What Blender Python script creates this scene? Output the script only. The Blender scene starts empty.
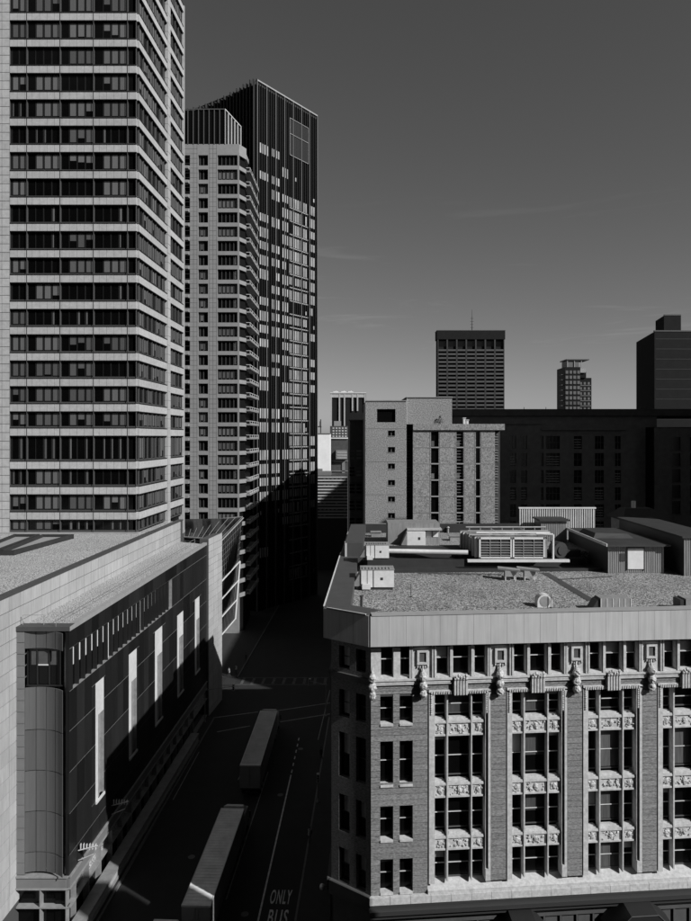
import bpy, math, random
from mathutils import Vector, Matrix
random.seed(7)
R = math.radians
S = bpy.context.scene
COL = S.collection

# ------------------------------------------------------------------ camera
F = 700.0; CX = 345.5; CY = 437.0; PITCH = 0.0; EYE = 45.0
cam = bpy.data.cameras.new('camera'); cam_o = bpy.data.objects.new('camera', cam); COL.objects.link(cam_o)
cam.sensor_fit = 'HORIZONTAL'; cam.sensor_width = 36; cam.lens = F/691*36; cam.shift_y = -(460.5-437.0)/691
cam.clip_start = 0.5; cam.clip_end = 6000
cam_o.location = (0, 0, EYE); cam_o.rotation_euler = (R(90)-PITCH, 0, 0)
S.camera = cam_o

# ------------------------------------------------------------------ sky, sun, exposure
SUN = Vector((0.806, -0.592, 0.0)).normalized(); ELEV = R(35)
sd = Vector((SUN.x*math.cos(ELEV), SUN.y*math.cos(ELEV), math.sin(ELEV)))
sun = bpy.data.lights.new('sun', 'SUN'); sun.energy = 5.0; sun.angle = R(0.5); sun.color = (1, 1, 1)
sun_o = bpy.data.objects.new('sun', sun); COL.objects.link(sun_o)
sun_o.rotation_euler = sd.to_track_quat('Z', 'Y').to_euler(); sun_o.location = (80, -80, 120)

W = bpy.data.worlds.new('World'); S.world = W; W.use_nodes = True
nt = W.node_tree; nt.nodes.clear()
def wn(t, **k):
    n = nt.nodes.new(t)
    for a, b in k.items(): setattr(n, a, b)
    return n
sky = wn('ShaderNodeTexSky'); sky.sky_type = 'NISHITA'; sky.sun_disc = False
sky.sun_elevation = ELEV; sky.sun_rotation = math.atan2(SUN.x, SUN.y)
sky.altitude = 50; sky.air_density = 1.0; sky.dust_density = 0.7; sky.ozone_density = 1.0
sep = wn('ShaderNodeSeparateColor')          # black and white film behind a red filter: only the red of the sky
nt.links.new(sky.outputs[0], sep.inputs[0])
tc = wn('ShaderNodeTexCoord'); mp = wn('ShaderNodeMapping'); mp.inputs['Scale'].default_value = (2.2, 2.2, 26)
mp.inputs['Rotation'].default_value = (0, R(3), 0); mp.inputs['Location'].default_value = (.35, .2, .6)
nt.links.new(tc.outputs['Generated'], mp.inputs[0])
nz = wn('ShaderNodeTexNoise'); nz.inputs['Scale'].default_value = 2.1; nz.inputs['Detail'].default_value = 9; nz.inputs['Roughness'].default_value = .62
nz.inputs['Distortion'].default_value = .6
nt.links.new(mp.outputs[0], nz.inputs['Vector'])
cr = wn('ShaderNodeValToRGB'); cr.color_ramp.elements[0].position = .585; cr.color_ramp.elements[1].position = .80
nt.links.new(nz.outputs[0], cr.inputs[0])
sx = wn('ShaderNodeSeparateXYZ'); nt.links.new(tc.outputs['Generated'], sx.inputs[0])
band = wn('ShaderNodeMapRange'); band.inputs['From Min'].default_value = .02; band.inputs['From Max'].default_value = .2
nt.links.new(sx.outputs['Z'], band.inputs['Value'])
band2 = wn('ShaderNodeMapRange'); band2.inputs['From Min'].default_value = .33; band2.inputs['From Max'].default_value = .2
nt.links.new(sx.outputs['Z'], band2.inputs['Value'])
m1 = wn('ShaderNodeMath', operation='MULTIPLY'); nt.links.new(band.outputs[0], m1.inputs[0]); nt.links.new(band2.outputs[0], m1.inputs[1])
m2 = wn('ShaderNodeMath', operation='MULTIPLY'); nt.links.new(m1.outputs[0], m2.inputs[0]); nt.links.new(cr.outputs[0], m2.inputs[1])
m3 = wn('ShaderNodeMath', operation='MULTIPLY'); m3.inputs[1].default_value = 1.2; nt.links.new(m2.outputs[0], m3.inputs[0])
m4 = wn('ShaderNodeMath', operation='ADD'); nt.links.new(m3.outputs[0], m4.inputs[0]); nt.links.new(sep.outputs[0], m4.inputs[1])
bg = wn('ShaderNodeBackground'); bg.inputs['Strength'].default_value = .068
nt.links.new(m4.outputs[0], bg.inputs['Color'])
wo = wn('ShaderNodeOutputWorld'); nt.links.new(bg.outputs[0], wo.inputs[0])

S.view_settings.view_transform = 'Standard'; S.view_settings.look = 'None'
S.view_settings.exposure = -0.06; S.view_settings.gamma = 1.0; S.view_settings.use_curve_mapping = False
S.cycles.max_bounces = 4; S.cycles.diffuse_bounces = 1; S.cycles.glossy_bounces = 3

# ------------------------------------------------------------------ pixel geometry of the photograph (691 x 921)
def ray(px, py):
    u = (px-CX)/F; v = (CY-py)/F
    return Vector((u, math.cos(PITCH)+v*math.sin(PITCH), v*math.cos(PITCH)-math.sin(PITCH)))
def PY(px, py, Y):
    d = ray(px, py); return Vector((0, 0, EYE)) + d*(Y/d.y)
def PZ(px, py, z):
    d = ray(px, py); return Vector((0, 0, EYE)) + d*((z-EYE)/d.z)
def X(px, Y): return PY(px, 437, Y).x
def Z(py, Y, px=345): return PY(px, py, Y).z

# ------------------------------------------------------------------ materials
def mat(name, v, rough=.8, metal=0.0, noise=0.0, scale=1.0, spec=.5, bump=0.0, detail=4, stretch=None, rand=0.0, noise2=0.0, scale2=.1, coat=0.0):
    m = bpy.data.materials.new(name); m.use_nodes = True
    n = m.node_tree; b = n.nodes['Principled BSDF']
    b.inputs['Base Color'].default_value = (v, v, v, 1); b.inputs['Roughness'].default_value = rough
    b.inputs['Metallic'].default_value = metal; b.inputs['Specular IOR Level'].default_value = spec
    b.inputs['Coat Weight'].default_value = coat
    val = None
    def new(t): return n.nodes.new(t)
    def math_(op, a, c):
        k = new('ShaderNodeMath'); k.operation = op
        for i, q in enumerate((a, c)):
            if isinstance(q, (int, float)): k.inputs[i].default_value = q
            else: n.links.new(q, k.inputs[i])
        return k.outputs[0]
    g = new('ShaderNodeNewGeometry')
    def nz_(sc, det, st=None):
        mp = new('ShaderNodeMapping'); n.links.new(g.outputs['Position'], mp.inputs[0])
        if st: mp.inputs['Scale'].default_value = st
        t = new('ShaderNodeTexNoise'); t.inputs['Scale'].default_value = sc; t.inputs['Detail'].default_value = det
        t.inputs['Roughness'].default_value = .65
        n.links.new(mp.outputs[0], t.inputs['Vector']); return t.outputs[0]
    cur = v
    if noise:
        t = nz_(scale, detail, stretch)
        f = math_('ADD', math_('MULTIPLY', math_('SUBTRACT', t, .5), noise*4), 1.0)
        f = math_('MINIMUM', math_('MAXIMUM', f, .15), 2.3)
        cur = math_('MULTIPLY', f, cur)
        if bump:
            bp = new('ShaderNodeBump'); bp.inputs['Strength'].default_value = bump; bp.inputs['Distance'].default_value = .05
            n.links.new(t, bp.inputs['Height']); n.links.new(bp.outputs[0], b.inputs['Normal'])
    if noise2:
        t = nz_(scale2, 3)
        cur = math_('MULTIPLY', math_('ADD', math_('MULTIPLY', math_('SUBTRACT', t, .5), noise2*4), 1.0), cur)
    if rand:
        oi = new('ShaderNodeObjectInfo')
        cur = math_('MULTIPLY', math_('ADD', math_('MULTIPLY', math_('SUBTRACT', oi.outputs['Random'], .5), rand*2), 1.0), cur)
    if cur is not v:
        c = new('ShaderNodeCombineColor')
        for i in range(3): n.links.new(cur, c.inputs[i])
        n.links.new(c.outputs[0], b.inputs['Base Color'])
    return m
M = {
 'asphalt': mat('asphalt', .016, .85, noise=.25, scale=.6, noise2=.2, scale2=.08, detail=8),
 'patch_light': mat('faded_crosswalk', .08, .8, noise=.6, scale=1.5),
 'patch': mat('asphalt_patch', .010, .8, noise=.2, scale=1.5),
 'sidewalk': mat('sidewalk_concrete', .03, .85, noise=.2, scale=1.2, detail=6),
 'kerb': mat('granite_kerb', .13, .8, noise=.2, scale=3),
 'paint': mat('road_paint', .62, .6, noise=.35, scale=2.2, detail=8),
 'paint_worn': mat('worn_road_paint', .22, .7, noise=.5, scale=1.5, detail=8),
 'earth': mat('city_ground', .02, .9, noise=.3, scale=.05),
 'tower_stone': mat('tower_stone', .42, .75, noise=.16, scale=1.6, rand=.06, noise2=.07, scale2=.12),
 'tower_stone_b': mat('tower_stone_grey', .25, .75, noise=.12, scale=1.1, noise2=.1, scale2=.07),
 'podium_stone': mat('podium_stone', .38, .75, noise=.16, scale=1.6, stretch=(2, 2, .25), noise2=.12, scale2=.1, rand=.08),
 'joint': mat('dark_joint', .06, .9),
 'glass': mat('tower_glass', .003, .12, spec=.3, noise=.2, scale=.3),
 'glass_b': mat('window_glass', .004, .15, spec=.25),
 'glass_dim': mat('smoked_glass', .003, .25, spec=.18),
 'blind': mat('window_blind', .10, .8, rand=.35, noise=.12, scale=1.5, stretch=(6, 6, .4)),
 'blind_side': mat('side_window_blind', .13, .7, rand=.3, noise=.15, scale=1.5, stretch=(5, 5, .4)),
 'tower_blind': mat('tower_blind', .36, .8, noise=.5, scale=.5, stretch=(1, 1, .3)),
 'white_wall': mat('white_wall', .85, .8, noise=.08, scale=.3),
 'blind_side_light': mat('lowered_blind', .24, .8, rand=.4, noise=.15, scale=2),
 'blind_dim': mat('dim_curtain', .06, .9, rand=.5, noise=.6, scale=2.5, stretch=(6, 6, .2)),
 'blind_white': mat('white_window_blind', .62, .8, noise=.12, scale=1.0),
 'frame_dark': mat('dark_window_frame', .015, .5),
 'frame_mid': mat('grey_window_frame', .08, .5),
 'fin': mat('curtain_wall_fin', .11, .5, metal=.0),
 'black_panel': mat('black_cladding', .006, .55, spec=.15, rand=.2),
 'podium_panel': mat('podium_dark_panel', .015, .45, spec=.3, rand=.5, noise=.22, scale=.8, stretch=(1, 1, .12)),
 'scoop': mat('brushed_panel', .105, .5, spec=.35, rand=.12, noise=.12, scale=1.2, stretch=(3, 3, .15)),
 'beam': mat('grey_beam', .17, .6, noise=.1, scale=1),
 'white_metal': mat('white_painted_metal', .62, .5, noise=.10, scale=2, noise2=.1, scale2=.3),
 'gravel': mat('roof_gravel', .19, .95, noise=3.6, scale=9, bump=1.0, detail=3, noise2=.28, scale2=.22),
 'gravel_light': mat('podium_roof_gravel', .33, .95, noise=1.7, scale=8, bump=.6, detail=3, noise2=.13, scale2=.1),
 'coping': mat('grey_coping', .06, .6, noise=.15, scale=1),
 'coping_light': mat('light_coping', .3, .6, noise=.12, scale=1),
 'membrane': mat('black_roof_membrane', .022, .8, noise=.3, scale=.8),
 'fascia': mat('parapet_fascia', .42, .6, noise=.14, scale=1.5, stretch=(2.5, 2.5, .12), noise2=.08, scale2=.25, rand=.05),
 'fascia_joint': mat('fascia_joint', .16, .7),
 'terracotta': mat('cream_terracotta', .48, .7, noise=.3, scale=3.5, detail=6, bump=.2),
 'terracotta_rough': mat('carved_terracotta', .46, .7, noise=.7, scale=7, detail=6, bump=1.0),
 'brick': mat('brown_brick', .20, .85, noise=.8, scale=5.0, stretch=(1, 1, 3.2), detail=8, rand=.10, bump=.4),
 'brick_back': mat('brick_mortar', .05, .9, noise=.2, scale=3),
 'concrete': mat('exposed_aggregate_concrete', .24, .9, noise=.9, scale=5.0, detail=4, bump=.4, noise2=.1, scale2=.08),
 'concrete_line': mat('concrete_floor_line', .20, .8, noise=.2, scale=1),
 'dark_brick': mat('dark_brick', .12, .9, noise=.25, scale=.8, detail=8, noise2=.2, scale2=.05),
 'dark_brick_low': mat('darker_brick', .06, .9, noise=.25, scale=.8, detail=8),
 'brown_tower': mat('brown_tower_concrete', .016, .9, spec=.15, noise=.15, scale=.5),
 'metal_mid': mat('galvanised_metal', .30, .5, metal=.2, noise=.25, scale=1.6),
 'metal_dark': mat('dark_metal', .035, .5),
 'grey_siding': mat('grey_corrugated_siding', .22, .6, noise=.3, scale=1.5, stretch=(3, 3, .3)),
 'black_roof': mat('black_shed_roof', .028, .7, noise=.3, scale=.7, detail=8),
 'trailer_roof': mat('trailer_roof', .8, .5, noise=.25, scale=.7, detail=6),
 'trailer_roof_dull': mat('dull_trailer_roof', .45, .6, noise=.2, scale=.6),
 'trailer_side': mat('trailer_side', .25, .5, noise=.1, scale=.8),
 'tyre': mat('tyre', .02, .9), 'cab': mat('cab_paint', .35, .35), 'rubber': mat('black_plastic', .015, .6),
 'cloth_dark': mat('dark_clothing', .06, .9), 'cloth_light': mat('light_clothing', .5, .9), 'skin': mat('skin', .35, .7), 'hair': mat('hair', .03, .8),
 'globe': mat('white_globe', .8, .3), 'canvas': mat('white_canvas', .75, .8), 'canopy': mat('dark_canopy', .006, .7, noise=.2, scale=1),
 'shop': mat('shopfront_panel', .07, .7, noise=.2, scale=1.2),
}
def lit_noise(): return random.random()

# ------------------------------------------------------------------ builders
class Face:
    """vertical plane from p0 to p1; s runs along it, d outward (toward the viewer), z up"""
    def __init__(f, p0, p1):
        f.o = Vector((p0[0], p0[1])); e = Vector((p1[0], p1[1]))-f.o
        f.L = e.length; f.u = e.normalized(); f.n = Vector((f.u.y, -f.u.x))
    def pt(f, s, z, d=0):
        q = f.o+f.u*s+f.n*d; return Vector((q.x, q.y, z))
    def hit(f, px, py, d=0):
        r = ray(px, py); n = Vector((f.n.x, f.n.y, 0)); o = f.pt(0, 0, d); c = Vector((0, 0, EYE))
        t = (o-c).dot(n)/r.dot(n); p = c+r*t
        q = Vector((p.x, p.y))-f.o
        return q.dot(f.u), p.z
    def s(f, px, py=437, d=0): return f.hit(px, py, d)[0]
    def z(f, px, py, d=0): return f.hit(px, py, d)[1]
class MB:
    def __init__(b): b.v = []; b.f = []
    def hexa(b, P):
        k = len(b.v); b.v += [tuple(p) for p in P]
        b.f += [tuple(k+i for i in q) for q in ((0,3,2,1),(4,5,6,7),(0,1,5,4),(1,2,6,5),(2,3,7,6),(3,0,4,7))]; return b
    def box(b, x0, x1, y0, y1, z0, z1):
        return b.hexa([(x0,y0,z0),(x1,y0,z0),(x1,y1,z0),(x0,y1,z0),(x0,y0,z1),(x1,y0,z1),(x1,y1,z1),(x0,y1,z1)])
    def fb(b, f, s0, s1, z0, z1, d0, d1):
        if s1 < s0: s0, s1 = s1, s0
        if z1 < z0: z0, z1 = z1, z0
        if d1 < d0: d0, d1 = d1, d0
        return b.hexa([f.pt(s0,z0,d1), f.pt(s1,z0,d1), f.pt(s1,z0,d0), f.pt(s0,z0,d0), f.pt(s0,z1,d1), f.pt(s1,z1,d1), f.pt(s1,z1,d0), f.pt(s0,z1,d0)])
    def prism(b, poly, z0, z1):
        """poly counter-clockwise seen from above; z0/z1 numbers or lists"""
        n = len(poly); k = len(b.v)
        za = z0 if isinstance(z0, (list, tuple)) else [z0]*n; zb = z1 if isinstance(z1, (list, tuple)) else [z1]*n
        b.v += [(p[0], p[1], za[i]) for i, p in enumerate(poly)]+[(p[0], p[1], zb[i]) for i, p in enumerate(poly)]
        b.f.append(tuple(k+i for i in reversed(range(n)))); b.f.append(tuple(k+n+i for i in range(n)))
        for i in range(n): j = (i+1) % n; b.f.append((k+i, k+j, k+n+j, k+n+i))
        return b
    def tube(b, p, q, r, r2=None, n=8):
        p = Vector(p); q = Vector(q); r2 = r if r2 is None else r2
        a = (q-p).normalized(); t = Vector((0,0,1)) if abs(a.z) < .9 else Vector((1,0,0))
        e1 = a.cross(t).normalized(); e2 = a.cross(e1); k = len(b.v)
        for c, rr in ((p, r), (q, r2)):
            for i in range(n):
                w = 2*math.pi*i/n; b.v.append(tuple(c+e1*rr*math.cos(w)+e2*rr*math.sin(w)))
        for i in range(n): j = (i+1) % n; b.f.append((k+i, k+n+i, k+n+j, k+j))
        b.f.append(tuple(k+i for i in range(n))); b.f.append(tuple(k+n+i for i in reversed(range(n))))
        return b
    def ball(b, c, rx, ry, rz, n=8, m=6, rough=0):
        c = Vector(c); k = len(b.v)
        b.v.append(tuple(c+Vector((0,0,rz))))
        for j in range(1, m):
            a = math.pi*j/m
            for i in range(n):
                w = 2*math.pi*i/n; g = 1+rough*(random.random()-.5)
                b.v.append(tuple(c+Vector((rx*g*math.sin(a)*math.cos(w), ry*g*math.sin(a)*math.sin(w), rz*math.cos(a)))))
        b.v.append(tuple(c-Vector((0,0,rz)))); e = len(b.v)-1
        for i in range(n):
            j2 = (i+1) % n; b.f.append((k, k+1+i, k+1+j2)); b.f.append((e, e-n+j2, e-n+i))
        for j in range(m-2):
            for i in range(n):
                i2 = (i+1) % n; a = k+1+j*n; b.f.append((a+i, a+n+i, a+n+i2, a+i2))
        return b
    def holes(b, f, s0, s1, z0, z1, H, d0, d1):
        """wall from s0..s1, z0..z1 with rectangular openings H=[(a,b,c,d)] left open"""
        zs = sorted({z0, z1} | {min(max(h[i], z0), z1) for h in H for i in (2, 3)})
        for a, c in zip(zs, zs[1:]):
            if c-a < 1e-4: continue
            mid = (a+c)/2; cur = s0
            for h in sorted([h for h in H if h[2] < mid < h[3]]):
                if h[0] > cur+1e-4: b.fb(f, cur, min(h[0], s1), a, c, d0, d1)
                cur = max(cur, h[1])
            if cur < s1-1e-4: b.fb(f, cur, s1, a, c, d0, d1)
        return b
    def build(b, name, m, parent=None, stuff=False, smooth=False, label=None):
        o0 = wloc(parent) if parent else Vector((0,0,0))
        me = bpy.data.meshes.new(name)
        me.from_pydata([tuple(Vector(v)-o0) for v in b.v], [], b.f); me.update()
        me.materials.append(M[m] if isinstance(m, str) else m)
        if smooth: me.polygons.foreach_set('use_smooth', [True]*len(me.polygons))
        o = bpy.data.objects.new(name, me); COL.objects.link(o)
        if parent: o.parent = parent
        if stuff: o['kind'] = 'stuff'
        if label: o['label'] = label
        return o
def wloc(o):
    v = Vector((0,0,0))
    while o: v = v+Vector(o.location); o = o.parent
    return v
def thing(name, loc, label, cat, group=None):
    o = bpy.data.objects.new(name, None); COL.objects.link(o); o.location = loc; o.empty_display_size = .5
    o['label'] = label; o['category'] = cat
    if group: o['group'] = group
    return o
def tag(o, label, cat, group=None):
    o['label'] = label; o['category'] = cat
    if group: o['group'] = group
    return o
def struct(o): o['kind'] = 'structure'; return o
def copy_tree(o, parent=None):
    c = o.copy(); COL.objects.link(c); c.parent = parent
    for ch in list(o.children): copy_tree(ch, c)
    return c
def place(mesh_o, parent, loc, rz=0, scale=None, name=None):
    """another piece sharing the mesh of mesh_o"""
    c = bpy.data.objects.new(name or mesh_o.name.split('.')[0], mesh_o.data if hasattr(mesh_o, 'data') else mesh_o); COL.objects.link(c)
    c.parent = parent; c.location = Vector(loc)-wloc(parent); c.rotation_euler = (0,0,rz)
    if scale: c.scale = scale
    return c
def unit_box_mesh(m):
    b = MB(); b.box(0,1,-1,0,0,1); me = bpy.data.meshes.new('block'); me.from_pydata(b.v, [], b.f); me.materials.append(M[m]); return me
def piece(me, name, parent, f, s0, s1, z0, z1, d0, d1):
    """a unit block stretched to fill a stretch of a face; mesh data shared"""
    o = bpy.data.objects.new(name, me); COL.objects.link(o); o.parent = parent
    p = f.pt(s0, z0, d0); o.location = p-wloc(parent); o.rotation_euler = (0,0,math.atan2(f.u.y, f.u.x)); o.scale = (s1-s0, d1-d0, z1-z0)
    return o

# ------------------------------------------------------------------ ground, street
TS = .043                                             # the street drifts right by this much per metre
def street_poly(name, xl, xr, y0, y1, z0, z1, m):
    b = MB(); b.prism([(xl+TS*(y0-65), y0), (xr+TS*(y0-65), y0), (xr+TS*(y1-65), y1), (xl+TS*(y1-65), y1)], z0, z1)
    return struct(b.build(name, m))
g = MB(); g.box(-2500, 2500, -600, 3500, -1.2, -.02); struct(g.build('ground', 'earth'))
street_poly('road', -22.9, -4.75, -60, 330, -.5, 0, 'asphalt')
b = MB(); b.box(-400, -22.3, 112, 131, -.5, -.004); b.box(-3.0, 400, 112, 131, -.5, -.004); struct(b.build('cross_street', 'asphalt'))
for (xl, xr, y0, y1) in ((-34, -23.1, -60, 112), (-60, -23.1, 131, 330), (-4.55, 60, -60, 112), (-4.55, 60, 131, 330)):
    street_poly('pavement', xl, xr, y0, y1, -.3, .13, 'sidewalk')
for (xl, xr, y0, y1) in ((-23.1, -22.9, -60, 112), (-23.1, -22.9, 131, 330), (-4.75, -4.55, -60, 112), (-4.75, -4.55, 131, 330)):
    street_poly('kerb', xl, xr, y0, y1, -.3, .15, 'kerb')
def stripe(b, p, q, w, z=.006):
    p = Vector((p[0], p[1])); q = Vector((q[0], q[1])); e = (q-p).normalized(); n = Vector((-e.y, e.x))*w/2
    k = len(b.v); b.v += [(p.x-n.x, p.y-n.y, z), (q.x-n.x, q.y-n.y, z), (q.x+n.x, q.y+n.y, z), (p.x+n.x, p.y+n.y, z)]; b.f.append((k, k+1, k+2, k+3))
b = MB()
def pxl(a, c, w=.15, dash=None):
    p = PZ(*a, 0); q = PZ(*c, 0); L = (q-p).length
    if not dash: stripe(b, p, q, w); return
    t = 0
    while t < L: stripe(b, p+(q-p)*(t/L), p+(q-p)*(min(t+dash[0], L)/L), w); t += dash[0]+dash[1]
pxl((256, 930), (291, 775), .17)
struct(b.build('lane_line', 'paint'))
b = MB(); pxl((291.5, 773), (299, 738), .15, (.9, 1.1)); struct(b.build('dashed_lane_line', 'paint'))
b = MB(); pxl((226, 900), (268, 772), .12); pxl((116, 892), (197, 748), .12); pxl((173, 800), (199, 752), .12)
pxl((318, 740), (330, 690), .12); pxl((238, 780), (262, 736), .12)
struct(b.build('faded_lane_line', 'paint_worn'))
b = MB()
pxl((213, 718), (258, 712), .25); pxl((262, 713), (330, 703), .25); pxl((217, 732), (250, 726), .25); pxl((280, 722), (330, 714), .25)
struct(b.build('crosswalk_line', 'paint_worn'))
b = MB()
for k in range(9):
    x = -19+1.9*k; stripe(b, (x, 127.5), (x+.12, 130.6), .5)
stripe(b, (-20, 127.2), (-3.2, 127.2), .3); stripe(b, (-20, 130.9), (-3.2, 130.9), .3)
struct(b.build('crosswalk_ladder', 'patch_light'))
def flat_text(txt, name, cx, cy, wid, hgt, ang, z=.008, m='paint'):
    cu = bpy.data.curves.new(name, 'FONT'); cu.body = txt; cu.offset = .012; cu.resolution_u = 3; cu.space_character = 1.18
    t = bpy.data.objects.new(name, cu); COL.objects.link(t)
    dg = bpy.context.evaluated_depsgraph_get(); me = bpy.data.meshes.new_from_object(t.evaluated_get(dg))
    bpy.data.objects.remove(t)
    xs = [v.co.x for v in me.vertices]; ys = [v.co.y for v in me.vertices]
    w = max(xs)-min(xs); h = max(ys)-min(ys)
    for v in me.vertices: v.co = ((v.co.x-min(xs)-w/2)*wid/w, (v.co.y-min(ys)-h/2)*hgt/h, 0)
    me.materials.clear(); me.materials.append(M[m])
    o = bpy.data.objects.new(name, me); COL.objects.link(o); o.location = (cx, cy, z); o.rotation_euler = (0,0,ang); return o
for (x_, y_, w_, l_) in ((-8, 72, 1.6, 5), (-17, 80, 2.2, 3.5), (-11, 98, 1.4, 9), (-19, 104, 2.4, 2.4), (-7, 106, 3.0, 1.6), (-15, 120, 3.2, 2.6)):
    b = MB(); stripe(b, (x_, y_), (x_+TS*l_, y_+l_), w_, .004); struct(b.build('asphalt_patch', 'patch'))
for (x_, y_) in ((-9.5, 66), (-16.5, 75), (-8.2, 88), (-12, 112), (-6.5, 101)):
    b = MB(); b.tube((x_, y_, -.02), (x_, y_, .008), .38, n=16); struct(b.build('manhole_cover', 'kerb'))
p = PZ(281, 897, 0); struct(flat_text('ONLY', 'road_lettering_only', p.x, p.y, 2.05, 2.15, -.035))
p = PZ(278, 917.5, 0); struct(flat_text('BUS', 'road_lettering_bus', p.x, p.y, 1.85, 2.15, -.035))

# ------------------------------------------------------------------ left tower
TY = 104.0
tfL = X(-75, TY); tfC = X(137, TY)
t = thing('apartment_tower', (tfC, TY, 0), 'tallest tower at left with pale stone bands between rows of dark windows', 'tower')
ff = Face((tfL, TY), (tfC, TY)); c = Vector((tfC, TY))
rf = Face(c, c+Vector((.05, 1)).normalized()*23.4)
bands = [13.8+26.27*k for k in range(-4, 10)]+[275.2, 301.6, 326.9, 353, 378.6, 403.8, 428.1, 461.2, 486.5, 511.7]
bz = [(Z(y, TY, 60), Z(y+7.5, TY, 60)) for y in bands]      # (top, bottom) of each band
ztop = bz[0][0]; zbase = Z(532, TY, 60)
core = MB(); far = rf.pt(rf.L, 0)
core.prism([(tfL, TY+.5), (tfC-.5, TY+.5), (far.x-.5, far.y), (tfL, far.y)], 0, ztop-.3); core.build('tower_core', 'black_panel', t)
def face_zone(f, s0, s1, mull, side, groups, dark=()):
    """one row of glazing per floor between stone bands"""
    for i, (zt, zb) in enumerate(bz):
        nb = bz[i+1][0] if i+1 < len(bz) else zbase
        # stone band with recessed joints
        m = MB(); n = max(1, round((s1-s0)/1.12)); w = (s1-s0)/n
        for k in range(n): m.fb(f, s0+k*w+.02, s0+(k+1)*w-.02, zb, zt, .03, .32)
        m.fb(f, s0, s1, zb+.02, zt-.02, -.4, .27)
        m.build('spandrel', 'tower_stone', t)
        m = MB(); m.fb(f, s0, s1, zt, zt+.10, -.4, .40); m.fb(f, s0, s1, zb-.10, zb-.003, -.4, .36); m.build('band_ledge', 'frame_dark', t)
        # glass strip and mullions
        m = MB(); m.fb(f, s0, s1, nb+.1, zb-.1, -.38, -.02); gl = m.build('glass_strip', 'glass', t)
        m = MB()
        for q in mull: m.fb(f, q-.05, q+.05, nb+.1, zb-.1, -.02, .16)
        m.fb(f, s0, s1, nb+.1, nb+.28, -.02, .06)
        m.build('mullion', 'frame_mid', t)
        st = random.random()
        for (a, e, n) in groups:
            w = (e-a)/n; m = MB(); r = MB(); cnt = 0; h = zb-nb-.2
            mode = random.random()
            for k in range(n):
                x0 = a+k*w; 
                r.fb(f, x0+.02, x0+.07, nb+.3, zb-.1, -.02, .05)
                r.fb(f, x0+w-.07, x0+w-.02, nb+.3, zb-.1, -.02, .05)
                if mode < .62*(.6+.8*(st > .35)):
                    lo = nb+.45+(0 if random.random() < .8 else h*.45*random.random()); m.fb(f, x0+.17, x0+w-.17, lo, zb-.28, -.02, .0); cnt += 1
                elif mode < .85 and random.random() < .35:
                    wv = .12+.2*random.random(); m.fb(f, x0+.15, x0+.15+wv, nb+.4, zb-.28, -.02, .0); cnt += 1
            win = r.build('window', 'frame_dark', t)
            if cnt: m.build('blind', 'blind_side' if side else 'blind', win)
fx = lambda px: ff.s(px)
gr = [(fx(x0), fx(x1), n) for x0, x1, n in ((12, 26.5, 2), (35.5, 60, 3), (69, 93.5, 3), (103, 127, 3))]
face_zone(ff, fx(10.8), ff.L, [fx(x) for x in (27.8, 61, 94.3, 128.2)]+[ff.L-.08], False, gr)
m = MB()
for x in (27.8, 61, 94.3, 128.2): m.fb(ff, fx(x)-.035, fx(x)+.035, zbase, ztop, .32, .37)
m.build('vertical_joint', 'joint', t)
gr = [(1.0+i*2.0, 2.8+i*2.0, 2) for i in range(6)]
face_zone(rf, 0.02, 13.6, [.5+k*2.0 for k in range(7)], True, gr)
face_zone(rf, 15.0, 23.4, [15.2+k*1.95 for k in range(5)], True, [(15.4+i*3.9, 19.0+i*3.9, 4) for i in range(2)])
# stone pier between the two glazed zones and the stone wall on the left
m = MB(); z = 0.0
while z < ztop: m.fb(rf, 13.6, 15.0, z+.02, z+1.5, -.4, .5); z += 1.55
m.fb(rf, 13.63, 14.97, 0, ztop, -.4, .46); m.build('stone_pier', 'podium_stone', t)
m = MB(); m.fb(rf, 23.3, 23.6, 20, ztop, -.6, .5); m.build('edge_pier', 'tower_stone', t)
blk = unit_box_mesh('tower_stone')
m = MB(); s1 = fx(10.8); m.fb(ff, 0, s1, 20, ztop, -.5, .35); m.build('stone_wall_backing', 'joint', t)
z = bz[-1][1]-5; k = 0; rows = []
zz = zbase-3
while zz < ztop:
    s = s1-4.6
    for j in range(4): piece(blk, 'stone_panel', t, ff, s+j*1.15+.03, s+(j+1)*1.15-.03, zz+.03, zz+1.23, .35, .40)
    zz += 1.27
for a, e in ((0, s1-4.65),): 
    m = MB(); m.fb(ff, a, e, 20, ztop, .3, .4); m.build('stone_wall', 'tower_stone', t)
m = MB(); m.fb(ff, s1-6, ff.L+.4, zbase-.9, zbase, -.4, .7); m.build('base_ledge', 'coping_light', t)
m = MB(); m.box(tfC-.6, tfC-.02, TY+.02, TY+.6, zbase, ztop); m.build('corner_post', 'frame_dark', t)

# ------------------------------------------------------------------ second tower: stone with balconies
BY = 160.0; mpp = BY/F
bl = X(170, BY); br = X(239, BY)
t = thing('balcony_tower', (br, BY, 0), 'pale stone tower with stacked corner balconies and glass screened top, behind the tallest tower', 'tower')
ff = Face((bl, BY), (br, BY)); cc = Vector((br, BY)); ch = cc+Vector((1.3, 2.6)); far = Vector((X(255, 176), 176.0))
cf = Face(cc, ch); rf = Face(ch, far)
m = MB(); m.prism([(bl, BY+.9), (br-.3, BY+.9), (ch.x-.4, ch.y+.4), (far.x-1.2, far.y), (bl, far.y)], 0, Z(146, BY)); m.build('tower_core', 'black_panel', t)
pitch = 14.28*mpp; ztb = Z(144, BY); wt0 = Z(155, BY)     # first window head
nf = 31
H = []; wins = []
sm = (ff.s(198.3), ff.s(208)); wd = (ff.s(217.5), ff.s(237.5)); lf = (ff.s(184.5), ff.s(190))
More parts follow.
